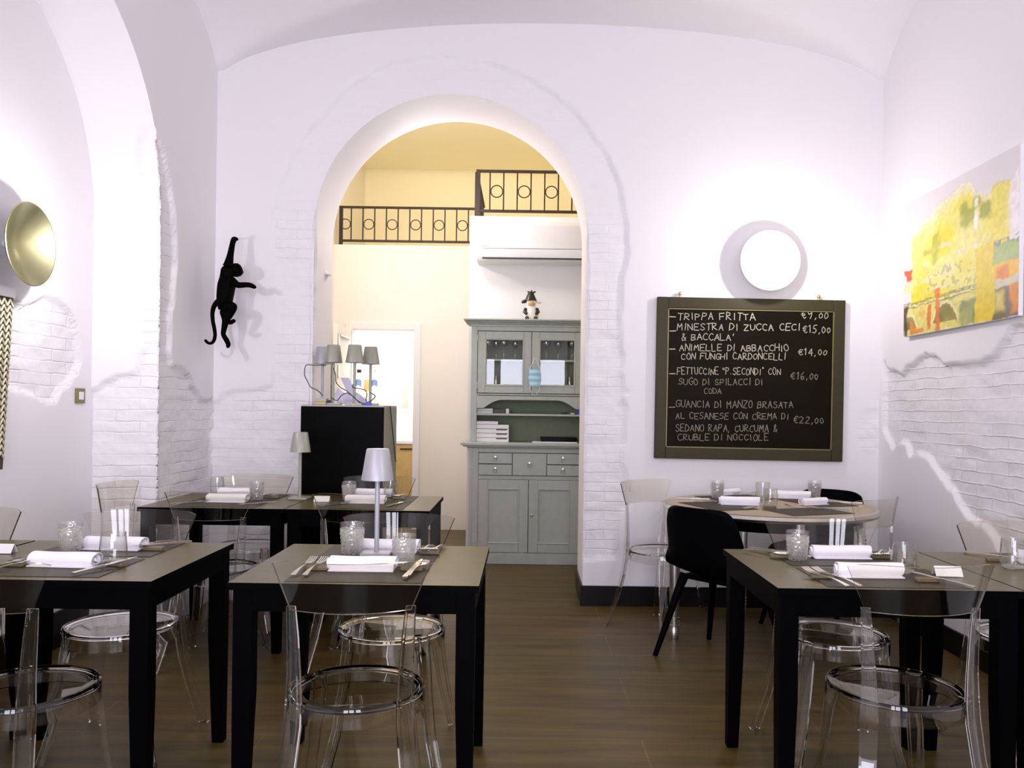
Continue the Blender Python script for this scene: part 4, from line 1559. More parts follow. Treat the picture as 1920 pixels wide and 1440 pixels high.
# muzzle, brow, tail belong to the same surface
T = [(413, 560, 0, .017), (405, 568, .0, .014), (400, 577, 0, .0125), (398, 588, 0, .011), (399, 602, 0, .0105), (402, 616, 0, .010), (403.5, 628, 0, .0095),
     (402, 637, 0, .0095), (398, 643, 0, .009), (392, 644.5, 0, .0085), (387, 641, 0, .0085), (384, 636, 0, .0085)]
i0 = len(N)
for a, b_, d_, r_ in T:
    N.append((mp(a, b_, d_), r_))
E += [(0, i0)] + [(i0 + i, i0 + i + 1) for i in range(len(T) - 1)]
i1 = len(N)
N += [(mp(449, 512, -.005), 0.024), (mp(453, 515, -.006), 0.017)]
E += [(5, i1), (i1, i1 + 1)]
i2 = len(N)     # fingers of the gripping and reaching hands
N += [(mp(443, 447, .02), 0.009), (mp(446, 451, .02), 0.008), (mp(481, 538, -.02), 0.007), (mp(479, 541, -.01), 0.007)]
E += [(9, i2), (i2, i2 + 1), (14, i2 + 2), (14, i2 + 3)]
skin_body('body', N, E, 'black_resin', mk_t)
for s, dy in ((0, -0.036), (1, 0.036)):
    c = mp(440, 505, dy) - mk_t.location
    MB().lathe([(0, -0.004), (0.012, -0.003), (0.014, 0.002), (0, 0.004)], 12, Matrix.Translation(c) @ RX(PI / 2)).build('ear', 'black_resin', mk_t)
hk = mp(441, 448, .03) - mk_t.location
MB().tube([hk, P(441, 448, YB - 0.001) - mk_t.location], 0.005, 8).build('wall_peg', 'black_resin', mk_t)

# ------------------------------------------------------------------ wine fridge and the things on it
WX0, WX1, WY0, WY1 = -1.376, -0.866, 5.0, 5.50
wf = thing('wine_fridge', 'tall black fridge with grey side standing in the left of the arch', 'fridge', ((WX0 + WX1) / 2, WY0, 0))
hw = (WX1 - WX0) / 2
obox('cabinet_body', 'brushed_side', wf, -hw, hw, 0.032, WY1 - WY0, 0.0, 1.262, 0.003)
obox('door', 'black_lacquer', wf, -hw, hw - 0.002, 0.0, 0.03, 0.03, 1.262, 0.004)
obox('top_panel', 'grey_panel', wf, -hw, hw, 0.002, WY1 - WY0, 1.262, 1.272, 0.001)
obox('door_handle', 'dark_slot', wf, hw - 0.045, hw - 0.03, -0.018, 0.0, 0.55, 0.95, 0.004)
MB().tube([(hw + 0.004, 0.20, 1.27), (hw + 0.006, 0.24, 1.20), (hw + 0.006, 0.36, 1.02), (hw + 0.006, 0.42, 0.93), (hw + 0.006, 0.46, 0.9)], 0.003, 6).build('power_cord', 'cable_black', wf)
FT = 1.272


def lamp_builder(mname):
    def f():
        t = thing('table_lamp', None, None)
        obox('base', mname, t, -0.052, 0.052, -0.052, 0.052, 0, 0.013, 0.003)
        MB().lathe([(0, 0.013), (0.0085, 0.013), (0.0085, 0.30), (0, 0.30)], 16).build('stem', mname, t)
        MB().lathe([(0.057, 0.265), (0.0405, 0.372), (0.038, 0.376), (0, 0.376), (0, 0.373), (0.037, 0.373), (0.039, 0.370), (0.0552, 0.265)], 40, None, True).build('lamp_shade', mname, t)
        MB().lathe([(0, 0.295), (0.038, 0.295), (0.038, 0.302), (0, 0.302)], 24).build('diffuser', 'white_plastic', t)
        return t
    return f


for px, y_, mname, lab in ((604, 5.30, 'lamp_grey', 'cordless table lamp on the black fridge, leftmost of the four'),
                           (624, 5.12, 'lamp_sage', 'cordless table lamp on the black fridge, second from the left'),
                           (664, 5.09, 'lamp_sage', 'cordless table lamp on the black fridge, third from the left'),
                           (694, 5.24, 'lamp_sage', 'cordless table lamp on the black fridge, rightmost of the four')):
    q = P(px, 760, y_)
    inst('lamp_' + mname, lamp_builder(mname), (q.x, y_, FT + 0.0005), 0.1, lab, 'table lamp', 'cordless lamps charging on the fridge')
q = PT(706, 1040, 0.742)
inst('lamp_lamp_grey', lamp_builder('lamp_grey'), (q.x, q.y, 0.7425), 0.04, 'grey cordless table lamp in the middle of the centre foreground table', 'table lamp')
q = PT(562, 936, 0.74)
inst('lamp_lamp_sage', lamp_builder('lamp_sage'), (q.x, q.y, 0.7405), -0.05, 'sage cordless table lamp on the rear tables in front of the fridge', 'table lamp')

q = P(602, 757, 5.07)
t = thing('charging_dock', 'small square grey and brass dock at the left of the fridge top', 'charger', (q.x, 5.08, FT))
obox('foot', 'brass', t, -0.035, 0.035, -0.035, 0.035, 0, 0.02, 0.002)
obox('cap', 'grey_panel', t, -0.037, 0.037, -0.037, 0.037, 0.02, 0.042, 0.002)
obox('plug_pins', 'cable_black', t, 0.0372, 0.055, -0.01, 0.01, 0.006, 0.03, 0.001)
t = thing('paper_bag', 'crumpled pale lilac paper on top of the black fridge', 'paper', (P(648, 757, 5.25).x, 5.36, FT))
MB().sheet(lambda u, v: Vector((-0.09 + 0.2 * u + 0.01 * math.sin(v * 9), 0.02 * math.sin(u * 7), 0.006 + v * (0.10 - 0.05 * u) + 0.015 * math.sin(u * 9 + 2) * v)), 14, 10, 0.002).build('sheet', 'pale_paper', t)
MB().sheet(lambda u, v: Vector((-0.055 + 0.06 * u + 0.05 * (1 - v), -0.02 - 0.02 * u, 0.07 + 0.11 * v)), 6, 8, 0.002).build('folded_flap', 'pale_paper', t)


def cable(pts, lab):
    vs = [P(a, b_, y) for a, b_, y in pts]
    # smooth with Catmull-Rom
    out = []
    for i in range(len(vs) - 1):
        p0, p1, p2, p3 = vs[max(i - 1, 0)], vs[i], vs[i + 1], vs[min(i + 2, len(vs) - 1)]
        for s in np.linspace(0, 1, 6, endpoint=False):
            s = float(s)
            out.append(0.5 * ((2 * p1) + (p2 - p0) * s + (2 * p0 - 5 * p1 + 4 * p2 - p3) * s * s + (3 * p1 - p0 - 3 * p2 + p3) * s ** 3))
    out.append(vs[-1])
    for p in out:
        p.z = max(p.z, FT + 0.004)
    o = MB().tube([p - out[-1] for p in out], 0.0028, 6).build('charging_cable', 'cable_black', None, 0, out[-1])
    return tag(o, lab, 'cable', 'charging cables on the fridge')


cable([(612, 685, 5.13), (590, 685, 5.13), (574, 685, 5.12), (571, 702, 5.10), (576, 714, 5.09), (583, 726, 5.08), (592, 730, 5.06), (600, 736, 5.05), (605, 742, 5.05)], 'thin dark cable hanging left of the fridge lamps')
cable([(625, 690, 5.05), (629, 703, 5.05), (630, 716, 5.05), (638, 726, 5.04), (650, 733, 5.04), (660, 742, 5.04), (672, 752, 5.04), (684, 758, 5.05)], 'dark cable curving from the second fridge lamp to the blue plug')
cable([(622, 746, 5.04), (632, 751, 5.04), (640, 742, 5.04), (650, 737, 5.04), (660, 742, 5.03), (674, 755, 5.03)], 'dark cable looping low across the fridge top')
cable([(663, 720, 5.06), (661, 726, 5.06), (675, 729, 5.06), (685, 732, 5.06), (688, 740, 5.06), (686, 750, 5.06), (690, 754, 5.06), (700, 748, 5.06), (703, 742, 5.06), (694, 736, 5.06)], 'dark tangled cable around the rightmost fridge lamp')
q = P(689, 757, 5.03)
o = MB().box(-0.02, 0.02, -0.012, 0.012, 0, 0.02).build('power_plug', 'blue_plug', None, 0.004, (q.x, 5.04, FT + 0.0005))
tag(o, 'bright blue plug lying on the fridge top', 'plug')

# ------------------------------------------------------------------ dining tables


def table(name_label, x0, x1, y0, y1, group='dark square dining tables'):
    t = thing('dining_table', name_label, 'table', ((x0 + x1) / 2, (y0 + y1) / 2, 0), (0, 0, 0), group)
    hx, hy = (x1 - x0) / 2, (y1 - y0) / 2
    o = MB().box(-hx, hx, -hy, hy, 0.718, 0.740).build('tabletop', 'table_wood', t)
    o.data.materials.append(MAT['table_frame'])      # black lacquered edges
    for p in o.data.polygons:
        p.material_index = 0 if p.normal.z > 0.5 else 1
    i, w = 0.012, 0.028
    for s, nm in ((-1, 0), (1, 0)):
        obox('apron', 'table_frame', t, -hx + i + 2 * w, hx - i - 2 * w, s * (hy - i) - (0.02 if s > 0 else 0), s * (hy - i) + (0.02 if s < 0 else 0), 0.652, 0.718, 0.001)
        obox('apron', 'table_frame', t, s * (hx - i) - (0.02 if s > 0 else 0), s * (hx - i) + (0.02 if s < 0 else 0), -hy + i + 2 * w, hy - i - 2 * w, 0.652, 0.718, 0.001)
    for sx in (-1, 1):
        for sy in (-1, 1):
            ax_, ay_ = sx * (hx - i - w), sy * (hy - i - w)
            lg = MB()
            lg.taper((ax_, ay_, 0.40), (ax_, ay_, 0.718), (w, w), (w, w))
            lg.taper((ax_ + sx * 0.006, ay_ + sy * 0.006, 0.0), (ax_, ay_, 0.40), (w * 0.72, w * 0.72), (w, w))
            lg.build('leg', 'table_frame', t)
    return t


table('dark square table in the centre foreground with a grey lamp on it', -0.875, -0.130, 2.42, 3.11)
table('dark square table in the left foreground with a textured tumbler', -1.848, -1.103, 2.42, 3.11)
table('dark table at the left frame edge, pushed into the wall recess', -2.375, -1.86, 2.42, 3.11)
table('dark square rear table by the white brick wall, left of the sage lamp', -1.963, -1.222, 4.14, 4.83)
table('dark square rear table in front of the black fridge', -1.216, -0.478, 4.14, 4.83)
table('dark square table in the right foreground', 0.766, 1.508, 2.45, 3.13)
table('dark square table at the far right, pushed against the wall', 1.514, 2.262, 2.45, 3.13)

# round table
RTX, RTY, RTR = 1.36, 4.545, 0.575
t = thing('round_table', 'round pale laminate table with metal rim under the chalkboard', 'table', (RTX, RTY, 0))
MB().lathe([(0, 0.724), (RTR - 0.02, 0.724), (RTR - 0.02, 0.752), (0, 0.752)], 72).build('tabletop', 'round_top', t)
MB().lathe([(RTR - 0.021, 0.718), (RTR - 0.004, 0.720), (RTR + 0.006, 0.735), (RTR - 0.004, 0.751), (RTR - 0.021, 0.7525)], 72, None, True).build('metal_rim', 'steel', t)
MB().lathe([(0.47, 0.66), (0.49, 0.66), (0.49, 0.7235), (0.47, 0.7235)], 64, None, True).build('apron_ring', 'table_frame', t)
for a in (0, PI / 2, PI, 1.5 * PI):
    c = Vector((0.515 * math.cos(a), 0.515 * math.sin(a), 0))
    pr = [(0, 0), (0.024, 0), (0.027, 0.012), (0.027, 0.05), (0.024, 0.055)]
    for z in (0.075, 0.095, 0.115):
        pr += [(0.024, z - 0.005), (0.029, z - 0.003), (0.029, z + 0.003), (0.024, z + 0.005)]
    pr += [(0.026, 0.14), (0.030, 0.35), (0.029, 0.52)]
    for z in (0.55, 0.57, 0.59):
        pr += [(0.026, z - 0.005), (0.032, z - 0.003), (0.032, z + 0.003), (0.026, z + 0.005)]
    pr += [(0.029, 0.64), (0.029, 0.7235), (0, 0.7235)]
    MB().lathe(pr, 20, Matrix.Translation(c)).build('leg', 'steel', t)
RZ = 0.7525

# ------------------------------------------------------------------ clear chairs


def clear_chair():
    t = thing('clear_chair', None, None)
    MB().lathe([(0, 0.449), (0.15, 0.449), (0.178, 0.455), (0.188, 0.460), (0.1945, 0.457), (0.197, 0.450), (0.197, 0.402), (0.1915, 0.400), (0.190, 0.443), (0.178, 0.447), (0.15, 0.442), (0, 0.442)], 56).build('seat', 'clear_plastic', t)

    def bk(u, v):
        s = 2 * u - 1
        hwid = 0.163 + 0.052 * v
        # rounded upper corners
        zz = 0.713 + 0.137 * v - 0.010 * (abs(s) ** 10) * v
        return Vector((s * hwid, -(0.196 + 0.022 * v) + (0.055 + 0.028 * v) * s * s, zz))
    o = MB().sheet(bk, 28, 8, 0.005).build('backrest', 'clear_panel', t)
    o.data.materials.append(MAT['panel_edge'])
    for p in o.data.polygons:
        if p.index >= 2 * 28 * 8:
            p.material_index = 1
    ch = [(-0.024, -0.010), (0.024, -0.010), (0.024, 0.010), (0.017, 0.010), (0.017, -0.003), (-0.017, -0.003), (-0.017, 0.010), (-0.024, 0.010)]
    for s in (-1, 1):
        a = Vector((s * 0.72, 0.69, 0)).normalized()
        xd = Vector((-a.y, a.x, 0))
        pts = [a * 0.183 + Vector((0, 0, z)) * 1 for z in (0.452, 0.42)] + [a * 0.192 + Vector((0, 0, 0.36)), a * 0.205 + Vector((0, 0, 0.25)), a * 0.228 + Vector((0, 0, 0.12)), a * 0.262 + Vector((0, 0, 0.012)), a * 0.272 + Vector((0, 0, 0.0))]
        MB().sweep(pts, ch, xd, [0.9, 1, 1, 0.92, 0.84, 0.8, 0.85]).build('leg', 'clear_plastic', t)
        # rear leg runs on upwards as the back post
        xd2 = Vector((-s * 0.55, -0.83, 0)) if s > 0 else Vector((0.55, -0.83, 0))
        xd2 = Vector((1, s * 0.55, 0)).normalized()
        pts = [(s * 0.162, -0.138, 0.722), (s * 0.156, -0.139, 0.64), (s * 0.151, -0.141, 0.54), (s * 0.150, -0.144, 0.46), (s * 0.152, -0.148, 0.40), (s * 0.162, -0.162, 0.29),
               (s * 0.182, -0.192, 0.16), (s * 0.212, -0.238, 0.012), (s * 0.218, -0.245, 0.0)]
        MB().sweep(pts, ch, xd2, [0.55, 0.7, 0.8, 0.95, 1.0, 0.95, 0.88, 0.82, 0.86]).build('leg', 'clear_plastic', t)
    return t


def chair_at(x, y, deg, label):
    """deg: facing direction, 0 = away from the camera, positive turns to the left"""
    inst('clear_chair', clear_chair, (x, y, 0), math.radians(deg), label, 'chair', 'clear plastic chairs with round seats')


chair_at(-0.478, 2.37, 4, 'clear plastic chair nearest the camera at the centre foreground table')
chair_at(-0.482, 3.01, 180, 'clear plastic chair tucked behind the centre foreground table')
chair_at(-1.415, 2.325, -14, 'clear plastic chair at the near side of the left foreground table')
chair_at(-1.478, 3.01, 181, 'clear plastic chair tucked behind the left foreground table')
chair_at(-2.165, 3.03, 180, 'clear plastic chair at the left frame edge, mostly out of view')
chair_at(-1.52, 4.07, 2, 'clear plastic chair at the near side of the rear table by the brick wall')
chair_at(-0.80, 4.07, -3, 'clear plastic chair at the near side of the rear table before the fridge')
chair_at(-1.985, 4.27, -90, 'clear plastic chair at the left end of the rear tables')
chair_at(-0.86, 4.72, 181, 'clear plastic chair between the rear table and the black fridge')
chair_at(-1.59, 4.72, 180, 'clear plastic chair behind the rear table by the brick wall')
chair_at(1.115, 2.44, 4, 'clear plastic chair nearest the camera at the right foreground table')
chair_at(1.148, 3.02, 179, 'clear plastic chair tucked behind the right foreground table')
chair_at(1.89, 3.02, 180, 'clear plastic chair behind the far right table by the wall')
chair_at(0.81, 4.74, 218, 'clear plastic chair left of the round table beside the arch')
chair_at(1.65, 4.14, 38, 'clear plastic chair at the right front of the round table')

# ------------------------------------------------------------------ black shell chairs


def shell_chair():
    t = thing('black_chair', None, None)
    path = [(0.235, 0.425), (0.21, 0.437), (0.12, 0.436), (0.0, 0.430), (-0.10, 0.432), (-0.165, 0.452), (-0.200, 0.50), (-0.218, 0.56), (-0.232, 0.64), (-0.246, 0.72), (-0.256, 0.775), (-0.258, 0.79)]
    hwid = [0.195, 0.212, 0.222, 0.228, 0.232, 0.236, 0.238, 0.236, 0.228, 0.215, 0.19, 0.155]

    def f(u, v):
        k_ = v * (len(path) - 1)
        i = min(int(k_), len(path) - 2)
        q_ = k_ - i
        y = path[i][0] * (1 - q_) + path[i + 1][0] * q_
        z = path[i][1] * (1 - q_) + path[i + 1][1] * q_
        w = hwid[i] * (1 - q_) + hwid[i + 1] * q_
        s = 2 * u - 1
        bk_ = min(1, max(0, (z - 0.44) / 0.12))
        fz = 0.035 * s * s * (1 - bk_) * min(1, max(0, (0.24 - y) / 0.1))
        fy = 0.085 * s * s * bk_ * (1 - 0.35 * max(0, (z - 0.6) / 0.2))
        return Vector((s * w, y + fy, z + fz - 0.012 * bk_ * s ** 4))
    o = MB().sheet(f, 20, 33, 0.012).build('shell', 'black_plastic', t)
    sb = o.modifiers.new('subd', 'SUBSURF')
    sb.levels = sb.render_levels = 1
    for sx in (-1, 1):
        for sy in (-1, 1):
            MB().tube([(sx * 0.14, sy * 0.13 + 0.01, 0.424), (sx * 0.165, sy * 0.155 + 0.01, 0.33), (sx * 0.235, sy * 0.235, 0.0)], [0.026, 0.021, 0.013], 12).build('leg', 'black_plastic', t)
    obox('under_frame', 'black_plastic', t, -0.15, 0.15, -0.14, 0.16, 0.405, 0.424, 0.004)
    return t


inst('black_chair', shell_chair, (1.02, 4.20, 0), math.radians(-48), 'black shell chair at the left front of the round table', 'chair', 'black shell chairs')
inst('black_chair', shell_chair, (1.76, 4.90, 0), math.radians(137), 'black shell chair behind the round table against the wall', 'chair', 'black shell chairs')

# ------------------------------------------------------------------ things on the tables


def napkin():
    prof = []
    # flattened spiral roll with a free tail on the table
    pts = []
    for k_ in range(58):
        a = k_ / 57 * 2 * PI * 2.4
        r = 0.006 + 0.0175 * k_ / 57
        pts.append((r * 1.35 * math.cos(a + 2.6), 0.0235 + r * 0.98 * math.sin(a + 2.6)))
    b_ = MB()
    n = len(pts)
    NL = 14

    def f(u, v):
        k_ = u * (n - 1)
        i = min(int(k_), n - 2)
        q_ = k_ - i
        y = pts[i][0] * (1 - q_) + pts[i + 1][0] * q_
        z = pts[i][1] * (1 - q_) + pts[i + 1][1] * q_
        w = 1 + 0.05 * math.sin(v * 7 + u * 3)
        x = (v - 0.5) * 0.212 + 0.006 * math.sin(u * 11)
        return Vector((x, y * w, max(0.0018, 0.0235 + (z - 0.0235) * w)))
    b_.sheet(f, 114, NL, 0.0032)
    b_.sheet(lambda u, v: Vector(((v - 0.5) * 0.206, -0.006 - 0.034 * u, 0.0022 + 0.004 * (1 - u) ** 2)), 6, 6, 0.003)
    o = b_.build('rolled_napkin', 'linen')
    return o


def tumbler():        # cut-glass tumbler
    h, r0, r1 = 0.102, 0.033, 0.041
    pr = [(0, 0.0), (r0 - 0.004, 0.0), (r0, 0.004)]
    for i in range(1, 11):
        q_ = i / 12
        pr.append((r0 + (r1 - r0) * q_ + (0.0012 if i % 2 else -0.0006), 0.004 + 0.075 * q_ * 1.1))
    pr += [(r1 - 0.0006, 0.084), (r1, h), (r1 - 0.002, h + 0.0008), (r1 - 0.0035, h - 0.001), (r1 - 0.0045, 0.08), (r0 - 0.0035, 0.014), (0, 0.012)]
    return MB().lathe(pr, 28).build('cut_tumbler', 'cut_glass')


def smooth():
    pr = [(0, 0), (0.028, 0.0), (0.036, 0.006), (0.040, 0.022), (0.0405, 0.045), (0.036, 0.097), (0.0348, 0.0975), (0.0342, 0.096), (0.0388, 0.045), (0.038, 0.022), (0.034, 0.009), (0, 0.006)]
    return MB().lathe(pr, 36).build('smooth_tumbler', 'drinking_glass')


def fork():
    b_ = MB()
    # handle along +Y, tines at the far end
    b_.sheet(lambda u, v: Vector(((u - .5) * (0.018 - 0.012 * min(1, v * 1.6)), -0.10 + 0.125 * v, 0.003 + 0.004 * math.sin(v * PI))), 2, 12, 0.0022)
    b_.sheet(lambda u, v: Vector(((u - .5) * (0.006 + 0.019 * min(1, v * 1.4)), 0.024 + 0.032 * v, 0.003 - 0.002 * v)), 2, 6, 0.002)
    for k_ in range(4):
        x = -0.0108 + 0.0072 * k_
        b_.sheet(lambda u, v, x=x: Vector((x + (u - .5) * 0.0038, 0.055 + 0.045 * v, 0.001 + 0.006 * v * v)), 1, 6, 0.0018)
    return b_.build('fork', 'cutlery')


def knife():
    b_ = MB()
    b_.sheet(lambda u, v: Vector(((u - .5) * (0.016 - 0.005 * v), -0.11 + 0.105 * v, 0.004)), 2, 8, 0.0055)
    b_.sheet(lambda u, v: Vector(((u - .5) * 0.016 * (1 - max(0, v - .7) * 2.6) + 0.004 * max(0, v - .7) * 2, -0.006 + 0.118 * v, 0.004)), 2, 10, 0.0016)
    return b_.build('table_knife', 'cutlery')


def spoon():
    b_ = MB()
    b_.sheet(lambda u, v: Vector(((u - .5) * (0.016 - 0.010 * min(1, v * 1.6)), -0.10 + 0.13 * v, 0.003 + 0.004 * math.sin(v * PI))), 2, 12, 0.0022)

    def bowl(u, v):
        w = 0.021 * math.sqrt(max(0.0, 1 - (2 * v - 1) ** 2)) + 0.001
        s = 2 * u - 1
        return Vector((s * w, 0.026 + 0.062 * v, 0.004 - 0.007 * math.sin(v * PI) * (1 - s * s)))
    b_.sheet(bowl, 6, 12, 0.0016)
    return b_.build('spoon', 'cutlery')


def rest():
    return MB().box(-0.035, 0.035, -0.011, 0.011, 0, 0.014).build('cutlery_rest', 'rest_wood', None, 0.003)


def card():
    b_ = MB()
    b_.sheet(lambda u, v: Vector(((v - .5) * 0.085, -0.020 + 0.02 * u * 1.0, 0.002 + 0.030 * u)), 2, 2, 0.0012)
    b_.sheet(lambda u, v: Vector(((v - .5) * 0.085, 0.0005 + 0.02 * u, 0.032 - 0.030 * u)), 2, 2, 0.0012)
    return b_.build('tent_card', 'white_card')


BUILD = {'napkin': (napkin, 'napkin', 'rolled white napkins'), 'tumbler': (tumbler, 'glass', 'cut glass tumblers'), 'smooth': (smooth, 'glass', 'smooth water tumblers'),
         'fork': (fork, 'fork', 'table forks'), 'knife': (knife, 'knife', 'table knives'), 'spoon': (spoon, 'spoon', 'table spoons'),
         'rest': (rest, 'cutlery rest', 'small cutlery rests'), 'card': (card, 'card', 'white tent cards')}


def put(kind, px, py, z, deg, label, lift=0.0, pitch=0.0, s=1.0):
    fn, cat, grp = BUILD[kind]
    q_ = PT(px, py, z)
    o = inst(kind, fn, (q_.x, q_.y, z + lift), (math.radians(pitch), 0, math.radians(deg)), label, cat, grp)
    o.scale = (s, s, s)
    return o


def mat_at(x0, x1, y0, y1, z, label, deg=0.0):
    o = MB().box(-(x1 - x0) / 2, (x1 - x0) / 2, -(y1 - y0) / 2, (y1 - y0) / 2, 0, 0.002).build('placemat', 'place_mat', None, 0, ((x0 + x1) / 2, (y0 + y1) / 2, z + 0.0003))
    o.rotation_euler = (0, 0, math.radians(deg))
    tag(o, label, 'placemat', 'dark placemats')


TZ, MZ = 0.7402, 0.7428
# --- centre foreground table
mat_at(-0.715, -0.305, 2.44, 2.755, 0.74, 'dark placemat at the near side of the centre lamp table')
mat_at(-0.715, -0.305, 2.785, 3.09, 0.74, 'dark placemat at the far side of the centre lamp table')
CT = 'centre lamp table'
put('napkin', 680, 1068, MZ, 0, 'rolled white napkin at the near side of the centre lamp table')
put('napkin', 730, 1033, MZ, 0, 'rolled white napkin behind the lamp on the centre table')
put('tumbler', 660, 1038, MZ, 0, 'large cut glass tumbler left of the lamp on the centre table', s=1.08)
put('tumbler', 757, 1060, MZ, 0, 'cut glass tumbler right of the near napkin, centre lamp table')
put('rest', 594, 1069, MZ, 0, 'cutlery rest under the two forks, centre lamp table')
put('fork', 570, 1070, MZ, -4, 'left fork of the pair on the centre lamp table', 0.012, 5.0)
put('fork', 591, 1070, MZ, -4, 'right fork of the pair on the centre lamp table', 0.012, 5.0)
put('rest', 772, 1070, MZ, 0, 'cutlery rest under the knife, near side of centre lamp table')
put('knife', 775, 1074, MZ, -6, 'table knife at the near right of the centre lamp table', 0.012, 4.0)
put('spoon', 783, 1072, MZ, -10, 'spoon beside the near knife on the centre lamp table', 0.012, 4.0)
put('rest', 806, 1039, MZ, 0, 'cutlery rest at the far right of the centre lamp table')
put('fork', 800, 1034, MZ, 176, 'left of two forks at the far right of centre lamp table', 0.013, 5.0)
put('fork', 821, 1034, MZ, 172, 'right of two forks at the far right of centre lamp table', 0.013, 5.0)
# --- left foreground table
mat_at(-1.70, -1.28, 2.46, 2.76, 0.74, 'dark placemat at the near side of the left foreground table')
mat_at(-1.70, -1.28, 2.80, 3.09, 0.74, 'dark placemat at the far side of the left foreground table')
put('napkin', 122, 1060, MZ, -3, 'rolled white napkin at the near side of the left foreground table')
put('napkin', 216, 1029, MZ, -3, 'rolled white napkin at the far side of the left foreground table')
put('tumbler', 132, 1034, MZ, 0, 'cut glass tumbler on the left foreground table')
put('smooth', 212, 1056, MZ, 0, 'smooth water tumbler on the left foreground table', s=1.05)
put('rest', 215, 1061, MZ, -20, 'cutlery rest under the knife on the left foreground table')
put('knife', 198, 1068, MZ, -26, 'table knife beside the water tumbler, left foreground table', 0.011, 4.0)
put('rest', 25, 1062, MZ, 0, 'cutlery rest under the forks at the left frame edge')
put('fork', 8, 1066, MZ, -18, 'left fork of the pair near the left frame edge', 0.012, 5.0)
put('fork', 30, 1066, MZ, -18, 'right fork of the pair near the left frame edge', 0.012, 5.0)
put('rest', 288, 1032, MZ, -4, 'cutlery rest beside the far napkin, left foreground table')
put('knife', 306, 1027, MZ, 145, 'table knife at the far right of the left foreground table', 0.012, 3.0)
put('spoon', 289, 1026, MZ, 158, 'spoon beside the far napkin on the left foreground table', 0.012, 3.0)
# --- edge table at the left
put('card', 4, 1037, TZ, 0, 'white folded card at the left frame edge on the dark table')
# --- rear tables
mat_at(-1.80, -1.38, 4.17, 4.47, 0.74, 'dark placemat at the near side of the rear brick wall table')
mat_at(-1.80, -1.38, 4.50, 4.80, 0.74, 'dark placemat at the far side of the rear brick wall table')
put('napkin', 427, 941, MZ, -2, 'rolled white napkin at the near side of the rear brick wall table')
put('napkin', 446, 929, MZ, -2, 'rolled white napkin at the far side of the rear brick wall table')
put('tumbler', 481, 937, MZ, 0, 'cut glass tumbler on the rear brick wall table')
put('smooth', 407, 926, MZ, 0, 'slim smooth glass on the rear brick wall table')
put('fork', 347, 944, MZ, -32, 'left fork of the pair on the rear brick wall table', 0.002)
put('fork', 361, 944, MZ, -32, 'right fork of the pair on the rear brick wall table', 0.002)
put('knife', 484, 945, MZ, -40, 'table knife at the near side of the rear brick wall table', 0.002)
put('rest', 512, 934, MZ, 0, 'cutlery rest left of the sage lamp on the rear tables')
put('spoon', 505, 932, MZ, 150, 'spoon on the rest left of the sage lamp', 0.012, 3.0)
put('fork', 524, 932, MZ, 150, 'fork on the rest left of the sage lamp', 0.012, 3.0)
mat_at(-1.06, -0.62, 4.17, 4.47, 0.74, 'dark placemat at the near side of the table before the fridge')
mat_at(-1.06, -0.62, 4.50, 4.80, 0.74, 'dark placemat at the far side of the table before the fridge')
put('card', 604, 941, TZ, 0, 'white folded card right of the sage lamp on the rear tables')
put('napkin', 686, 943, MZ, 0, 'rolled white napkin at the near side of the table before the fridge')
put('napkin', 702, 930, MZ, 0, 'rolled white napkin at the far side of the table before the fridge')
put('tumbler', 654, 937, MZ, 0, 'cut glass tumbler on the table before the fridge')
put('smooth', 732, 932, MZ, 0, 'smooth water glass on the table before the fridge')
put('fork', 618, 948, MZ, -28, 'left fork of the pair on the table before the fridge', 0.002)
put('fork', 632, 947, MZ, -28, 'right fork of the pair on the table before the fridge', 0.002)
put('knife', 741, 947, MZ, -14, 'table knife on the table before the fridge', 0.002)
put('rest', 748, 937, MZ, 0, 'cutlery rest at the right end of the table before the fridge')
put('spoon', 753, 933, MZ, 160, 'spoon at the right end of the table before the fridge', 0.012, 3.0)
# --- right foreground table
mat_at(0.925, 1.365, 2.47, 2.77, 0.74, 'dark placemat at the near side of the right foreground table')
mat_at(0.925, 1.365, 2.81, 3.11, 0.74, 'dark placemat at the far side of the right foreground table')
RT = 'right foreground table'
put('napkin', 1627, 1080, MZ, 1, 'rolled white napkin at the near side of the right foreground table')
put('napkin', 1574, 1045, MZ, 1, 'rolled white napkin at the far side of the right foreground table')
put('tumbler', 1495, 1049, MZ, 0, 'cut glass tumbler on the right foreground table')
put('smooth', 1694, 1073, MZ, 0, 'smooth water tumbler on the right foreground table')
put('rest', 1541, 1084, MZ, 0, 'cutlery rest under the forks on the right foreground table')
put('fork', 1547, 1090, MZ, 20, 'left fork of the pair on the right foreground table', 0.012, 5.0)
put('fork', 1568, 1090, MZ, 22, 'right fork of the pair on the right foreground table', 0.012, 5.0)
put('rest', 1738, 1091, MZ, 0, 'cutlery rest under the near knife on the right foreground table')
put('knife', 1760, 1094, TZ, 35, 'table knife at the near right of the right foreground table', 0.012, 4.0)
put('card', 1776, 1080, TZ, -5, 'white folded card on the seam of the two right tables')
put('rest', 1462, 1046, MZ, 0, 'cutlery rest left of the cut glass on the right foreground table')
put('knife', 1452, 1040, MZ, 214, 'table knife left of the cut glass on the right foreground table', 0.012, 3.0)
put('spoon', 1438, 1042, MZ, 222, 'spoon left of the cut glass on the right foreground table', 0.012, 3.0)
put('rest', 1650, 1047, MZ, 0, 'cutlery rest right of the far napkin on the right foreground table')
put('fork', 1650, 1043, MZ, 148, 'left fork beside the far napkin on the right foreground table', 0.012, 3.0)
put('fork', 1668, 1043, MZ, 148, 'right fork beside the far napkin on the right foreground table', 0.012, 3.0)
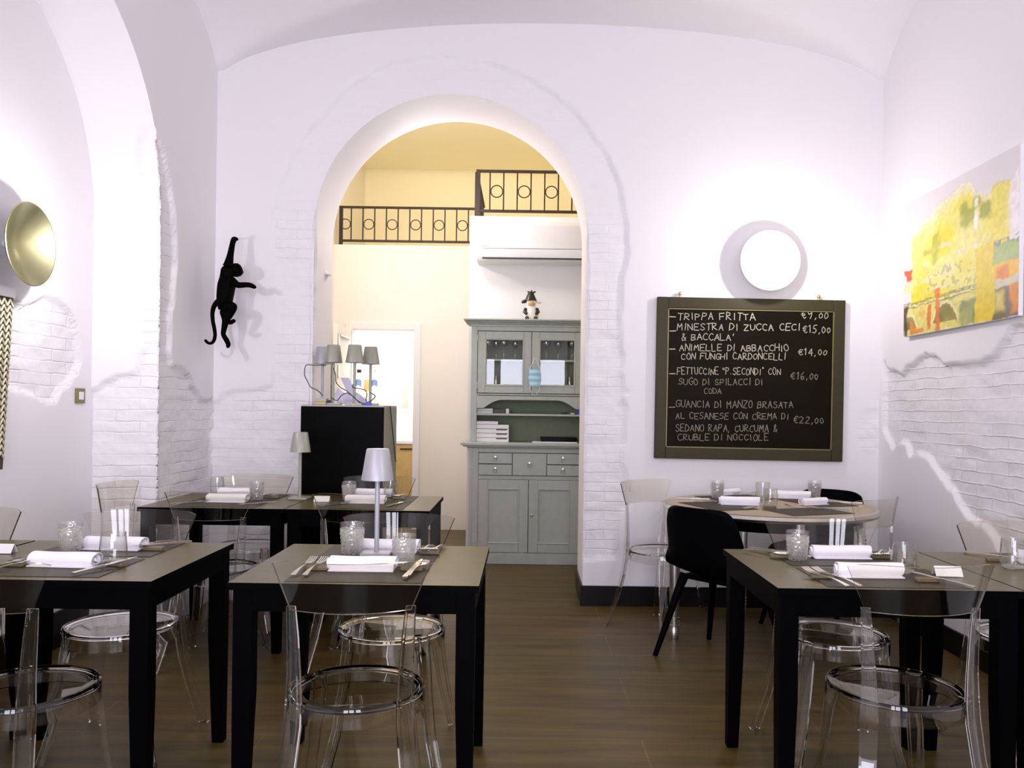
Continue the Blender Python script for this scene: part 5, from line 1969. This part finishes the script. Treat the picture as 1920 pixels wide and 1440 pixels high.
# --- far right table
put('knife', 1858, 1048, TZ, 205, 'table knife on the far right table by the wall', 0.012, 3.0)
put('rest', 1868, 1053, TZ, 0, 'cutlery rest under the knife on the far right table')
put('smooth', 1900, 1066, TZ, 0, 'smooth water tumbler at the right frame edge', s=1.05)
put('napkin', 1962, 1055, TZ, -8, 'rolled white napkin at the right frame edge')
# --- round table
for i, (a, lab) in enumerate(((200, 'dark placemat at the left of the round table'), (110, 'dark placemat at the back left of the round table'),
                              (20, 'dark placemat at the right back of the round table'), (290, 'dark placemat at the near right of the round table'))):
    c = Vector((RTX + 0.33 * math.cos(math.radians(a)), RTY + 0.33 * math.sin(math.radians(a)), RZ))
    mat_at(c.x - 0.19, c.x + 0.19, c.y - 0.13, c.y + 0.13, RZ, lab, a - 90)
RM = RZ + 0.0028
put('napkin', 1386, 946, RM, -8, 'rolled white napkin at the left front of the round table')
put('napkin', 1484, 934, RM, -14, 'rolled white napkin lying behind the middle glasses of the round table')
put('napkin', 1524, 946, RM, 25, 'rolled white napkin at the right front of the round table', s=0.85)
put('napkin', 1366, 927, RM, 35, 'short rolled napkin at the back left of the round table', s=0.8)
put('tumbler', 1345, 933, RM, 0, 'cut glass tumbler at the left of the round table')
put('smooth', 1430, 938, RM, 0, 'taller smooth glass in the middle of the round table', s=1.08)
put('smooth', 1444, 950, RM, 0, 'smooth glass nearest the front edge of the round table')
put('tumbler', 1527, 933, RM, 0, 'cut glass tumbler in front of the black back chair')
put('knife', 1421, 953, RM, -60, 'table knife at the front of the round table', 0.002)
put('knife', 1552, 955, RM, 58, 'table knife at the right front of the round table', 0.002)
put('fork', 1331, 941, RM, -75, 'fork at the left of the round table', 0.002)
put('knife', 1294, 936, RM, 80, 'table knife at the far left rim of the round table', 0.002)
put('fork', 1503, 952, RM, 40, 'fork at the near right of the round table', 0.002)
put('knife', 1578, 943, RM, 70, 'table knife at the right rim of the round table', 0.002)
put('rest', 1443, 953, RM, 0, 'cutlery rest at the front of the round table')
put('fork', 1395, 926, RM, -60, 'fork at the back of the round table', 0.002)
